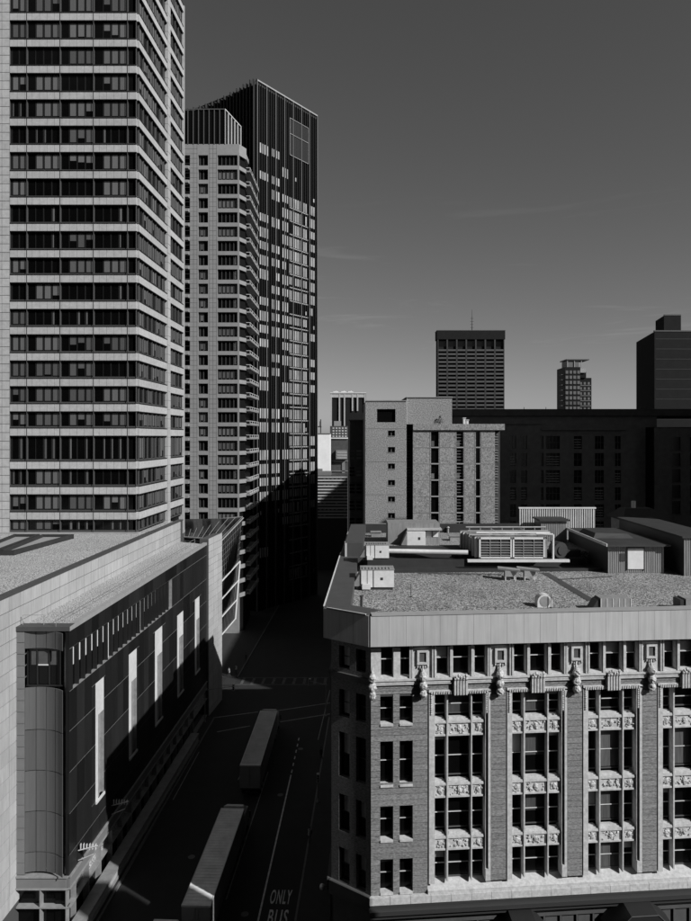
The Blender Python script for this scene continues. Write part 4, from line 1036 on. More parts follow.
# sheds on the right
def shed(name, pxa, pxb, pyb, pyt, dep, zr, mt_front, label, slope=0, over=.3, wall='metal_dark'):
    a = PZ(pxa, pyb, zr); Y = a.y; x0 = a.x; x1 = PY(pxb, pyb, Y).x; z1 = PY(pxa, pyt, Y).z
    t = thing(name, ((x0+x1)/2, Y, zr), label, 'roof shed')
    m = MB(); m.box(x0, x1, Y+.08, Y+dep, zr, z1); m.build('shed_body', wall, t)  # side walls take a dark colour in place of their shade
    n = int((x1-x0)/.22); m = MB()
    for k in range(n): q = x0+(x1-x0)*k/n; m.box(q+.02, q+.13, Y, Y+.08, zr+.1, z1-.02)
    m.box(x0, x1, Y+.04, Y+.078, zr, z1-.02); m.build('corrugated_front', mt_front, t)
    m = MB(); m.hexa([(x0-.25, Y-over, z1), (x1+over, Y-over, z1), (x1+over, Y+dep+.2, z1+slope), (x0-.25, Y+dep+.2, z1+slope), (x0-.25, Y-over, z1+.18), (x1+over, Y-over, z1+.18), (x1+over, Y+dep+.2, z1+slope+.18), (x0-.25, Y+dep+.2, z1+slope+.18)])
    m.build('shed_roof', 'black_roof', t)
    return t, x0, x1, Y, zr, z1
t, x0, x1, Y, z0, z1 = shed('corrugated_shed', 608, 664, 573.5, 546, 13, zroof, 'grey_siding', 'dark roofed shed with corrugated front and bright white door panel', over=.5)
m = MB(); a_ = PY(627.5, 560, Y).x; c_ = PY(643.5, 560, Y).x; m.box(a_, c_, Y-.08, Y-.01, PY(630, 569, Y).z, PY(630, 548.5, Y).z); dpn = m.build('door_panel', 'blind_white', t)
m = MB(); zz0, zz1 = PY(630, 570, Y).z, PY(630, 548, Y).z
m.box(a_-.1, a_, Y-.1, Y, zz0, zz1+.1); m.box(c_, c_+.1, Y-.1, Y, zz0, zz1+.1); m.box(a_, c_, Y-.1, Y, zz1+.003, zz1+.1); m.build('door_frame', 'metal_dark', dpn)
m = MB(); a_ = PY(620, 560, Y).x; m.box(a_, a_+.5, Y-.06, Y, z0+1.3, z0+2.1); m.build('vent_grille', 'metal_dark', t)
m = MB(); m.box(x0-.33, x0-.24, Y-.5, Y+13.2, z1, z1+.30); m.build('white_verge', 'white_metal', t)
m = MB(); m.hexa([(x0-.1, Y+4, z1+.2), (x1-1.5, Y+4, z1+.2), (x1-1.5, Y+9, z1+.2), (x0-.1, Y+9, z1+.2), (x0+.3, Y+4.5, z1+.75), (x1-2, Y+4.5, z1+.65), (x1-2, Y+8.5, z1+.65), (x0+.3, Y+8.5, z1+.75)]); m.build('roof_hatch', 'black_roof', t)
t, x0, x1, Y, z0, z1 = shed('dark_side_shed', 684, 722, 576, 538, 17, zroof, 'grey_siding', 'tall shed with shade-darkened side wall at the right edge of the roof', over=.2)
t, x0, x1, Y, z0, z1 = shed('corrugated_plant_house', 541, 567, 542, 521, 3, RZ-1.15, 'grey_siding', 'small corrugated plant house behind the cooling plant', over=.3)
m = MB(); a_ = PY(519.5, 515, Y+4); c_ = PY(595, 515, Y+4); zt_ = PY(560, 508, Y+4).z; zb_ = PY(560, 521, Y+4).z
ts = thing('corrugated_screen', ((a_.x+c_.x)/2, Y+4, zb_), 'white corrugated screen wall with ribs behind the small plant house', 'screen')
m.box(a_.x, c_.x, Y+4, Y+4.2, zb_-3, zt_); m.build('sheet', 'metal_mid', ts)
n = 34
for k in range(n): m = MB(); q = a_.x+(c_.x-a_.x)*k/n; m.box(q, q+.12, Y+3.9, Y+4, zb_-1, zt_-.12); m.build('rib', 'white_metal', ts)
m = MB(); m.box(a_.x-.1, c_.x+.1, Y+3.85, Y+4.3, zt_-.08, zt_+.08); m.build('cap', 'white_metal', ts)
# hipped roof with chimney
Yh = 96; t = thing('hipped_roof_house', (X(646, Yh), Yh, RZ-1), 'small roof house with hipped black roof and white stub chimney', 'roof house')
a_, c_ = X(623, Yh), X(671, Yh); ze = Z(519.5, Yh); zt_ = Z(510, Yh)
m = MB(); m.hexa([(a_, Yh, ze), (c_, Yh, ze), (c_, Yh+6, ze), (a_, Yh+6, ze), (a_+1.2, Yh+2.2, zt_), (c_-1.6, Yh+2.2, zt_), (c_-1.6, Yh+4, zt_), (a_+1.2, Yh+4, zt_)]); m.box(a_, c_, Yh, Yh+6, ze-.18, ze-.003); m.build('hipped_roof', 'black_roof', t)
m = MB(); m.box(a_+.5, c_-.5, Yh+.4, Yh+5.6, RZ-3, ze-.2); m.build('walls', 'metal_mid', t)
for k in range(9): q = a_+.7+(c_-a_-1.4)*k/9; m = MB(); m.box(q, q+.45, Yh+.36, Yh+.4, ze-1.0, ze-.3); m.build('louvre', 'white_metal', t)
m = MB(); q = X(633.5, Yh+3); m.tube((q, Yh+3, zt_-.3), (q, Yh+3, Z(501, Yh+3)), .3, n=10); m.build('chimney', 'white_metal', t)
# loose duct pieces between the sheds
for i, (px, py, L_) in enumerate(((598, 529, 3.5), (612, 532, 4.5), (580, 526, 2.5))):
    p = PZ(px, py, RZ-.5); m = MB(); m.box(p.x-L_/2, p.x+L_/2, p.y, p.y+.7, RZ-1.2, RZ-.45); m.box(p.x-L_/2+.2, p.x-L_/2+.5, p.y-.1, p.y, RZ-1.2, RZ-.5)
    tag(m.build('flat_duct', 'metal_mid' if i else 'coping'), ['flat metal duct behind the black shed roof, the short middle run', 'flat metal duct behind the black shed roof, the longest run', 'dull flat duct nearest the corrugated plant house'][i], 'duct', 'flat ducts among the sheds')

# ------------------------------------------------------------------ concrete building behind
GY = 142.0
t = thing('aggregate_concrete_building', (X(435, GY), GY, 0), 'speckled concrete building with narrow black window columns behind the gravel roof', 'building')
x = lambda p: X(p, GY)
zg = lambda py: Z(py, GY, 435)
ffa = Face((x(365.3), GY), (x(406.5), GY)); ffb = Face((x(413.7), GY+1.5), (x(496.5), GY+1.5)); ffc = Face((x(406.5), GY+5), (x(413.7), GY+5))
flh = 16.5*GY/F
Ha = [(ffa.s(388), ffa.s(395), zg(436)-k*flh, zg(430.5)-k*flh) for k in range(9)]
Ha.append((ffa.s(377), ffa.s(395.5), zg(422.3), zg(409)))
m = MB(); m.holes(ffa, 0, ffa.L, 0, zg(401.5), Ha, -.7, 0); m.build('left_wing_wall', 'concrete', t)
m = MB(); m.box(x(365.3)+.05, x(406.5), GY+.7, GY+16, 0, zg(402.5)); m.build('left_wing_core', 'glass_dim', t)
m = MB(); m.box(x(365.3), x(365.3)+.5, GY+.7, GY+16, 0, zg(401.5)); m.build('left_side_wall', 'concrete', t)
m = MB(); m.fb(ffa, -.05, ffa.L, zg(401.3), zg(400.2), -.8, .15)
for k in range(8): zz = zg(428.5)-k*flh*2+0; m.fb(ffa, 0, ffa.L, zz-.06, zz+.06, -.1, .035)
m.build('floor_line', 'concrete_line', t)
for h in Ha:
    m = MB(); m.fb(ffa, h[0], h[1], h[2], h[3], -.6, -.5); w = m.build('window', 'glass_b', t)
    if h is not Ha[-1]: m = MB(); m.fb(ffa, h[0], h[1], h[2]-.1, h[2]+.02, -.5, .08); m.fb(ffa, (h[0]+h[1])/2-.04, (h[0]+h[1])/2+.04, h[2], h[3], -.5, -.4); m.build('window_frame', 'concrete_line', w)
Hb = []
colsb = [(431, 438.8), (456.5, 463.5), (475.8, 480.2)]
for a_, c_ in colsb:
    for k in range(9): Hb.append((ffb.s(a_), ffb.s(c_), zg(446.9)-k*flh, zg(431.6)-k*flh))
m = MB(); m.holes(ffb, 0, ffb.L, 0, zg(430), Hb, -.6, 0); m.build('right_wing_wall', 'concrete', t)
m = MB(); m.box(x(413.7), x(496.5), GY+2.1, GY+18, 0, zg(425)); m.build('right_wing_core', 'glass_dim', t)
m = MB(); m.box(x(413.7), x(506), GY+1.1, GY+17, zg(430), zg(423.8)); m.build('parapet_slab', 'concrete', t)
for i, h in enumerate(Hb):
    m = MB(); m.fb(ffb, h[0], h[1], h[2], h[3], -.55, -.45); w = m.build('window', 'glass_b', t)
    m = MB(); m.fb(ffb, h[0]-.03, h[1]+.03, h[2]-.25, h[2]-.0, -.45, .06)
    if i // 9 == 1:
        for q in range(4): zz = h[2]+(h[3]-h[2])*(q+1)/5; m.fb(ffb, h[0], h[1], zz-.03, zz+.03, -.45, -.38)
    m.build('window_sill', 'coping_light', w)
    if random.random() < .3: m = MB(); m.fb(ffb, h[0]+.1, h[0]+.7, h[2]+.1, h[2]+1.2, -.45, -.42); m.build('blind', 'blind', w)
m = MB()
for k in range(8): zz = zg(447.6)-k*flh; m.fb(ffb, 0, ffb.L, zz-.05, zz+.06, -.1, .04)
for a_, c_ in colsb:
    for q in (a_-1, c_+1): m.fb(ffb, ffb.s(q)-.05, ffb.s(q)+.05, 0, zg(430.2), -.1, .035)
m.build('floor_line', 'concrete_line', t)
m = MB(); m.fb(ffc, 0, ffc.L, 0, zg(424), -.3, 0); m.build('recess_wall', 'black_panel', t)
for k in range(9):
    m = MB(); z0_ = zg(446.9)-k*flh
    for q in range(4): m.fb(ffc, .35, ffc.L-.25, z0_+.5+q*.6, z0_+.6+q*.6, 0, .1)
    m.build('recess_louvre', 'metal_mid', t)
m = MB(); pe = Face((x(408), GY+2), (x(453.5), GY+2)); m.fb(pe, 0, pe.L, zg(424), zg(397), -12, 0); m.build('penthouse', 'concrete', t)
m = MB(); m.fb(pe, -.2, pe.L+.1, zg(397), zg(396.3), -12.2, .2); m.build('penthouse_coping', 'coping_light', t)
m = MB(); m.prism([(x(406.5), GY+.05), (x(408)+.02, GY+2), (x(408)+.02, GY+10), (x(404), GY+10)], zg(424), [zg(400), zg(397), zg(397), zg(400)]); m.build('penthouse_side', 'concrete', t)
for k in range(9):
    z0_ = zg(446.9)-k*flh; m = MB()
    for q in range(5): m.box(x(496.5), x(503), GY+4.5, GY+4.7, z0_+.3+q*.55, z0_+.42+q*.55)
    m.build('balcony_louvre', 'metal_mid', t)
m = MB(); m.box(x(496.5), x(505), GY+4.7, GY+17, 0, zg(430)-.01); m.build('rear_bay', 'dark_brick_low', t)
p = PZ(441, 423.5, zg(423.8)); 
tt = thing('topiary_tree', (x(441), GY+1.4, zg(423.8)), 'small dark bush on the parapet ledge of the speckled building', 'tree')
m = MB(); m.tube((x(441), GY+1.4, zg(423.8)), (x(441), GY+1.4, zg(420)), .08, n=5); m.build('trunk', 'metal_dark', tt)
m = MB()
for k in range(150):
    a_ = random.random()*6.28; hh_ = random.random(); r = (1-hh_)*.75*random.random()**.5+.08; c_ = Vector((x(441)+math.cos(a_)*r, GY+1.4+math.sin(a_)*r, zg(423)+hh_*1.4)); e_ = Vector((random.uniform(-.18,.18), random.uniform(-.18,.18), random.uniform(-.1,.18))); g_ = Vector((random.uniform(-.15,.15), random.uniform(-.15,.15), .12))
    kk = len(m.v); m.v += [tuple(c_), tuple(c_+e_), tuple(c_+g_)]; m.f.append((kk, kk+1, kk+2))
m.build('crown', 'metal_dark', tt)
for i, (p_, y_, h_) in enumerate(((466, 424, 6), (469, 424, 4))):
    m = MB(); m.box(x(p_), x(p_+2.2), GY+3, GY+4, zg(424)-.05, zg(424-h_)); m.box(x(p_)-.1, x(p_+2.2)+.1, GY+2.9, GY+4.1, zg(424-h_), zg(424-h_)+.15)
    tag(m.build('roof_flue', 'white_metal'), ['taller white flue box on the speckled building roof', 'shorter white flue box on the speckled building roof'][i], 'flue', 'white flue boxes')

# ------------------------------------------------------------------ dark block left of it, along the street
t = thing('shaded_street_block', (X(350, 160), 160, 0), 'black shaded building beside the speckled one along the street', 'building')
xa, xb = 1.0, 14.0
fl_ = Face((xa, 160), (xb, 160)); fs_ = Face((xa+1.4, 205), (xa, 160)); ztp = Z(421, 160)
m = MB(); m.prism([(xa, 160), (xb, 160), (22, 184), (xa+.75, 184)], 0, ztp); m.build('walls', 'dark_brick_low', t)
m = MB(); m.prism([(xa+.75, 184), (22, 184), (32, 205), (xa+1.4, 205)], 0, 45.0); m.build('rear_shadow_wing', 'dark_brick_low', t)  # unseen wing sized for the shadow it throws up the street
for k in range(9):
    for j in range(2):
        z0_ = Z(459, 160)-k*3.9; s0 = fl_.s(349.5+j*7); s1_ = fl_.s(354.5+j*7)
        for q in range(3): m = MB(); m.fb(fl_, s0, s1_, z0_+q*.8, z0_+q*.8+.45, 0, .03); m.build('window', 'blind' if (k, j) in ((0, 0), (0, 1), (1, 1)) else 'glass_b', t)
m = MB(); m.fb(fl_, -.2, 13, ztp, ztp+.3, -1.2, .3); m.build('roof_edge', 'coping', t)
m = MB()
for zz in (Z(482, 160), Z(499, 160)): m.fb(fl_, -.1, 12, zz, zz+.25, 0, .25)
m.build('ledge', 'shop', t)

# ------------------------------------------------------------------ dark brick block to the right, shaded
DY = 165.0
t = thing('dark_brick_block', (X(600, DY), DY, 0), 'wide dark brick block in shade behind the rooftop sheds', 'building')
fd = Face((X(452, DY), DY), (X(655, DY), DY-1)); fe = Face((X(655, DY-6), DY-6), (X(790, DY-6), DY-6))
zd = lambda py: Z(py, DY, 600)
rowsd = [(436, 449), (453, 466), (470, 483), (487, 500), (504, 517), (521, 534)]
cold = [(541, 543.5), (546, 560), (574, 582), (595, 604), (615, 621), (510, 516), (521, 527)]
Hd = [(fd.s(a_), fd.s(c_), zd(y1), zd(y0)) for a_, c_ in cold for y0, y1 in rowsd]
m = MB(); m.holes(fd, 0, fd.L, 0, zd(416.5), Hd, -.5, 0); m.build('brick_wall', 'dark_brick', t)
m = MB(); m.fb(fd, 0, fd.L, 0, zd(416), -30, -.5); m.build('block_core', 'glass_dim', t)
m = MB(); m.fb(fd, -.2, fd.L+36, zd(416), zd(409.7), -30, .6); m.build('roof_parapet', 'dark_brick_low', t)
m = MB(); m.fb(fd, -.2, fd.L+36, zd(409.7), zd(409.2), -30, .7); m.build('roof_coping', 'coping', t)
m = MB(); m.fb(fd, fd.s(541), fd.s(626), zd(430), zd(428.5), 0, .5); m.fb(fd, fd.s(505), fd.s(541), zd(424), zd(423), 0, .4); m.build('ledge', 'dark_brick', t)
for i, h in enumerate(Hd):
    m = MB(); m.fb(fd, h[0], h[1], h[2], h[3], -.48, -.4); w = m.build('window', 'glass_b', t)
    m = MB(); n = max(1, int((h[1]-h[0])/1.0))
    for q in range(1, n+1): m.fb(fd, h[0]+(h[1]-h[0])*q/(n+1)-.04, h[0]+(h[1]-h[0])*q/(n+1)+.04, h[2], h[3], -.4, -.3)
    m.fb(fd, h[0], h[1], (h[2]+h[3])/2-.04, (h[2]+h[3])/2+.04, -.4, -.32); m.build('window_frame', 'frame_mid', w)
    if random.random() < .4:
        m = MB()
        for q in range(4): zz = h[2]+.3+q*.6; m.fb(fd, h[0]+.1, h[1]-.1, zz, zz+.25, -.4, -.28)
        m.build('blind', 'beam', w)
cole = [(672, 681), (690, 699), (650, 651)]
He = [(fe.s(a_), fe.s(c_), Z(y1, DY-6, 670), Z(y0, DY-6, 670)) for a_, c_ in cole[:2] for y0, y1 in ((437, 450), (453, 466), (469, 482), (485, 498), (501, 514))]
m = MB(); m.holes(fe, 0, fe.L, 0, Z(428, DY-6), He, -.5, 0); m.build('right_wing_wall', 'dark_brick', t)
m = MB(); m.fb(fe, .02, fe.L, 0, Z(427, DY-6), -30, -.5); m.build('right_wing_core', 'glass_dim', t)
for h in He:
    m = MB(); m.fb(fe, h[0], h[1], h[2], h[3], -.48, -.4); w = m.build('window', 'glass_b', t)
    m = MB(); m.fb(fe, h[0]-.1, h[1]+.1, h[2]-.25, h[2], -.4, .1); m.build('window_sill', 'shop', w)
# antennas on its roof
for i, (px, hpx) in enumerate(((524, 3), (546, 3), (640, 4))):
    q = X(px, DY+6); m = MB(); m.tube((q, DY+6, zd(410)), (q, DY+6, zd(409-hpx)), .07, n=5); m.tube((q-.3, DY+6, zd(408.2)), (q+.3, DY+6, zd(408.2)), .04, n=4)
    tag(m.build('roof_antenna', 'metal_dark'), ['thin antenna on the dark roofline left of the balconied high-rise', 'thin antenna just left of the balconied high-rise', 'thin antenna on the dark roofline by the right-hand tower'][i], 'antenna', 'thin roof antennas')

# ------------------------------------------------------------------ far towers
# right black tower
YI = 230.0; t = thing('black_slab_tower', (X(636, YI), YI, 0), 'black windowless tower with raised block at the right edge', 'tower')
xc = X(654.5, YI); p0_ = (X(636.3, YI+26), YI+26)
zt1 = Z(331.5, YI); 
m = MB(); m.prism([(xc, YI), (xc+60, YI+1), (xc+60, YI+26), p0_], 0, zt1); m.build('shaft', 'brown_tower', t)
m = MB(); f_ = Face((xc, YI), (xc+60, YI+1))
for k in range(12): zz = zt1-2.5-k*3.3; m.fb(f_, .3, 59, zz, zz+.12, 0, .06)
m.build('floor_joint', 'metal_dark', t)
m = MB(); f_ = Face((xc, YI), (xc+60, YI+1)); m.fb(f_, -.1, 60, zt1, zt1+.4, -.6, .15); m.build('roof_edge', 'coping', t)
xc2 = X(664, YI+3); xc3 = X(681, YI+3); m = MB(); m.prism([(xc2, YI+3), (xc3, YI+3), (xc3+1, YI+14), (X(655.5, YI+14), YI+14)], zt1-.1, Z(315.5, YI+3)); m.build('lift_block', 'brown_tower', t)
m = MB(); m.box(xc2, xc3, YI+2.9, YI+3.3, Z(315.5, YI+3), Z(315.5, YI+3)+.4); m.build('lift_block_edge', 'coping', t)
# antenna tower
YJ = 290.0; t = thing('antenna_office_tower', (X(471, YJ), YJ, 0), 'dark gridded office tower with rooftop mast behind the speckled building', 'tower')
fj = Face((X(437.5, YJ), YJ), (X(504, YJ), YJ)); zj = lambda py: Z(py, YJ, 470)
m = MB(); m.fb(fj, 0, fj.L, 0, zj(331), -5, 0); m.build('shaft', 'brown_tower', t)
m = MB(); m.fb(fj, -.3, fj.L+.3, zj(339.5), zj(331), -5.2, .9); m.build('crown_band', 'brown_tower', t)
m = MB(); m.fb(fj, -.4, fj.L+.4, zj(331), zj(330.4), -5.2, 1.0); m.build('roof_edge', 'coping', t)
blk2 = unit_box_mesh('shop')
cw = fj.L/7
for r in range(22):
    for k in range(7):
        s0 = k*cw; z0_ = zj(349.5)-r*1.62*1.0
        m_ = piece(blk2, 'window_tray', t, fj, s0+.35, s0+cw-.35, z0_-.75, z0_, 0, .75)
for k in range(8): m = MB(); s0 = k*cw; m.fb(fj, max(0, s0-.3), min(fj.L, s0+.3), 20, zj(339.5), 0, .8); m.build('column', 'metal_dark', t)
for k in range(7): m = MB(); s0 = k*cw; m.fb(fj, s0+.5, s0+cw-.4, zj(346.5), zj(341), 0, .05); m.build('top_window', 'glass_b', t)
m = MB(); q = X(472, YJ+8); z0_ = zj(331); m.tube((q, YJ+8, z0_), (q, YJ+8, Z(309.5, YJ+8)), .22, .06, n=6)
for k in range(5): m.tube((q-.7, YJ+8, z0_+1.4+k*1.3), (q+.7, YJ+8, z0_+1.4+k*1.3), .07, n=4); m.tube((q, YJ+7.4, z0_+1.9+k*1.3), (q, YJ+8.6, z0_+1.9+k*1.3), .07, n=4)
m.build('mast', 'metal_dark', t)
# balconied high-rise
YK = 420.0; t = thing('balconied_high_rise', (X(578, YK), YK, 0), 'distant slim high-rise with side balconies and an open crown', 'tower')
zk = lambda py: Z(py, YK, 578); xk = lambda p_: X(p_, YK)
fk = Face((xk(565), YK), (xk(580.5), YK)); fk2 = Face((xk(580.5), YK), (xk(595), YK+6))
m = MB(); m.box(xk(565), xk(580.5), YK+.2, YK+16, 20, zk(367)); m.box(xk(580), xk(595), YK+6, YK+18, 20, zk(377)); m.box(xk(580), xk(589), YK+5, YK+14, zk(377), zk(371)); m.build('shaft', 'black_panel', t)
m = MB(); m.box(xk(568), xk(580), YK+2, YK+12, zk(367), zk(360.5)); m.build('crown_room', 'fin', t)
m = MB(); m.box(xk(567), xk(590), YK+1, YK+14, zk(359.8), zk(358.8)); m.build('crown_canopy', 'frame_mid', t)
m = MB()
for p_ in (568, 575, 582): m.box(xk(p_), xk(p_)+.4, YK+1.5, YK+2, zk(367), zk(360))
m.box(xk(581), xk(588), YK+4, YK+4.6, zk(372), zk(368)); m.build('crown_post', 'metal_mid', t)
for r in range(14):
    zz = zk(370.5)-r*3.1*1.0
    m = MB()
    for c_ in range(4): s0 = fk.L*c_/4; m.fb(fk, s0+.35, s0+fk.L/4-.35, zz-1.9, zz, 0, .1)
    m.build('window_row', 'fin' if r % 3 else 'blind', t)
    m = MB(); m.box(xk(562), xk(565), YK+1, YK+5, zz-2.6, zz-2.2); m.build('balcony', 'fin', t)
    if zz < zk(379):
        m = MB(); m.box(xk(581.5), xk(595.2), YK+5.8, YK+5.95, zz-2.6, zz-2.1)
        for c_ in range(3): m.box(xk(583+c_*4), xk(585.2+c_*4), YK+5.8, YK+5.95, zz-1.8, zz-.3)
        m.build('balcony', 'fin', t)
# pilaster tower at the end of the street
YE = 300.0; t = thing('pilaster_tower', (X(347, YE), YE, 0), 'dark tower with thin pale vertical piers at the end of the street', 'tower')
ze_ = lambda py: Z(py, YE, 347); xe = lambda p_: X(p_, YE); fe2 = Face((xe(330.8), YE), (xe(364), YE))
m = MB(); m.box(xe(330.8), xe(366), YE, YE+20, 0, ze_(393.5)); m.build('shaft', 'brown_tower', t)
for p_ in (331.2, 339.5, 344.5, 352.5, 357.5, 365): m = MB(); s0 = fe2.s(p_); m.fb(fe2, s0-.3, s0+.3, ze_(430) if p_ < 352 else ze_(411), ze_(393.5), 0, .6); m.build('pier', 'tower_stone', t)
m = MB(); m.fb(fe2, 0, fe2.L+.6, ze_(397.5), ze_(393.5), 0, .5); m.build('top_band', 'tower_stone', t)
m = MB(); m.fb(fe2, -.3, fe2.L+.9, ze_(393.5), ze_(392.5), -20, .8); m.build('roof_edge', 'white_metal', t)
m = MB()
for p_ in (336, 344, 351): m.tube((xe(p_), YE+5, ze_(393)), (xe(p_), YE+5, ze_(390)), .25, n=5); m.box(xe(p_)-1.2, xe(p_)+1, YE+4.5, YE+5.5, ze_(391.5), ze_(390.6))
m.build('roof_dish', 'white_metal', t)
m = MB()
for k in range(3): m.fb(fe2, fe2.s(352), fe2.s(357), ze_(423)-k*1.2, ze_(423)-k*1.2+.6, 0, .1)
m.build('window', 'tower_stone_b', t)
YE2 = 285.0; t = thing('lattice_fronted_block', (X(339, YE2), YE2, 0), 'mid-rise block with pale lattice top in front of the pilaster tower', 'building')
f_ = Face((X(330, YE2), YE2), (X(348, YE2), YE2)); zq = lambda py: Z(py, YE2, 339)
m = MB(); m.fb(f_, 0, f_.L, 0, zq(426), -10, 0); m.build('walls', 'dark_brick_low', t)
m = MB(); m.fb(f_, f_.s(334), f_.s(341), zq(426), zq(421), -6, -1); m.build('roof_room', 'tower_stone_b', t)
for r in range(4):
    for k in range(5): m = MB(); s0 = f_.s(332.5+k*3.1); m.fb(f_, s0, s0+.75, zq(437)+r*1.1, zq(437)+r*1.1+.6, 0, .15); m.build('lattice_block', 'tower_stone', t)
m = MB(); m.fb(f_, 0, f_.L, zq(438.8), zq(437.6), 0, .5); m.build('ledge', 'white_metal', t)
m = MB(); m.fb(f_, f_.s(336), f_.s(347), zq(459), zq(450), 0, 2.0); m.build('balcony_house', 'beam', t)
m = MB()
for k in range(3): m.fb(f_, f_.s(337), f_.s(347), zq(452)-k*1.1-.3, zq(452)-k*1.1, 2.0, 2.15)
m.build('balcony_rail', 'tower_stone', t)
m = MB(); m.fb(f_, f_.s(342), f_.s(345), zq(475), zq(461), 0, .4); m.fb(f_, 0, f_.L, zq(461.5), zq(460.5), 0, .4); m.fb(f_, 0, f_.L, zq(471.5), zq(470.5), 0, .4); m.build('street_pier', 'beam', t)
# banded block and white block
YD = 236.0; t = thing('banded_low_block', (X(330, YD), YD, 0), 'low block with many pale horizontal bands closing the street', 'building')
f_ = Face((X(311, YD), YD), (X(347.5, YD), YD)); zq = lambda py: Z(py, YD, 330)
m = MB(); m.fb(f_, 0, f_.L, 0, zq(475.5), -16, 0); m.build('walls', 'metal_dark', t)
for r in range(14):
    m = MB(); m.fb(f_, 0, f_.L, zq(476.5+r*3.1+1.3), zq(476.5+r*3.1), 0, .35); m.build('pale_band', 'tower_stone', t)
    if r % 2 == 0:
        m = MB()
        for k in range(9):
            if random.random() < .5: s0 = f_.L*k/9; m.fb(f_, s0+.1, s0+.8, zq(476.5+r*3.1+2.6), zq(476.5+r*3.1+1.5), 0, .1)
        if m.v: m.build('window_row', 'beam', t)
m = MB(); m.fb(f_, .5, f_.s(331), zq(475.5), zq(472), -8, -1); m.fb(f_, 1.5, f_.s(322), zq(472), zq(469.5), -6, -2); m.build('roof_plant', 'beam', t)
YW = 262.0; t = thing('white_gable_building', (X(322, YW), YW, 0), 'blank white building wall glimpsed right of the dark glass tower', 'building')
f_ = Face((X(308, YW), YW), (X(330, YW), YW)); zq = lambda py: Z(py, YW, 322)
m = MB(); m.fb(f_, 0, f_.L, 0, zq(434), -16, 0); m.build('white_wall', 'white_wall', t)
m = MB(); m.fb(f_, -.1, f_.L+.1, zq(434), zq(433.2), -16, .2); m.build('roof_edge', 'beam', t)
tk = thing('water_tank', (X(317.5, YW+5), YW+5, zq(433)), 'lattice water tank frame on the white building roof', 'water tank')
m = MB(); m.tube((X(317.5, YW+5), YW+5, zq(426)), (X(317.5, YW+5), YW+5, zq(421)), 1.3, n=10); m.build('tank', 'metal_mid', tk)
for a_ in (-1, 1):
    for c_ in (-1, 1): m = MB(); m.tube((X(317.5, YW+5)+a_*1.2, YW+5+c_, zq(433.3)), (X(317.5, YW+5)+a_*1.2, YW+5+c_, zq(419)), .18, n=4); m.build('leg', 'metal_dark', tk)
m = MB(); m.box(X(317.5, YW+5)-1.5, X(317.5, YW+5)+1.5, YW+3.6, YW+6.4, zq(427), zq(426)); m.build('deck', 'metal_dark', tk)
# unseen high-rise added to shade the dark brick block
t = thing('brick_block_shade_caster', (100, 104, 0), 'plain unseen high-rise added outside the right edge to shade the dark brick block', 'tower')
fn = Face((100, 104), (150, 104)); fn2 = Face((100, 178), (100, 104))
m = MB(); m.box(100, 150, 104, 178, 0, 118); m.build('shaft', 'tower_stone_b', t)
for r in range(28):
    m = MB(); m.fb(fn, 1, 49, 8+r*3.9, 10+r*3.9, 0, .05); m.fb(fn2, 1, 73, 8+r*3.9, 10+r*3.9, 0, .05); m.build('window_band', 'glass_b', t)

t = thing('street_shade_caster', (72, 73, 0), 'plain unseen high-rise added beyond the right edge to keep sun off the street', 'tower')  # added sun blocker for the street beyond the crossing
fn = Face((72, 62.5), (95, 62.5)); fn2 = Face((72, 95), (72, 62.5))
m = MB(); m.box(72, 95, 62.5, 95, 0, 84); m.build('shaft', 'tower_stone_b', t)
for r in range(18):
    m = MB(); m.fb(fn, 1, 22, 8+r*3.9, 10+r*3.9, 0, .05); m.fb(fn2, 1, 27, 8+r*3.9, 10+r*3.9, 0, .05); m.build('window_band', 'glass_b', t)
t = thing('rear_sky_blocker', (-20, -10, 0), 'wide high block added behind the viewpoint to cut sky light on the street', 'building')  # added out of view to hold back sky light and reflections
m = MB(); m.box(-130, 55, -45, -8, 0, 150); m.build('shaft', 'dark_brick', t)
for r in range(34):
    m = MB(); m.box(-128, 53, -8, -7.92, 6+r*4, 8.2+r*4); m.build('window_band', 'glass_b', t)
t = thing('near_shade_caster', (17, 5, 0), 'unseen building added past the lower right of the frame to block the sun', 'building')  # invented building, low walls only backing up the sun-blocking slab
fn2 = Face((17, 29.9), (17, 5))
m = MB(); m.box(17, 45, 5, 29.9, 0, 25); m.build('walls', 'dark_brick', t)
m = MB(); m.box(22, 29.3, 29.9, 32, 0, 44.5); m.build('sun_blocking_slab', 'dark_brick', t)  # slab shaped to keep sun off the near truck and road
for r in range(6):
    for k in range(5): m = MB(); m.fb(fn2, 1.5+k*4.3, 3.8+k*4.3, 3+r*3.9, 5.4+r*3.9, 0, .05); m.build('window', 'glass_b', t)

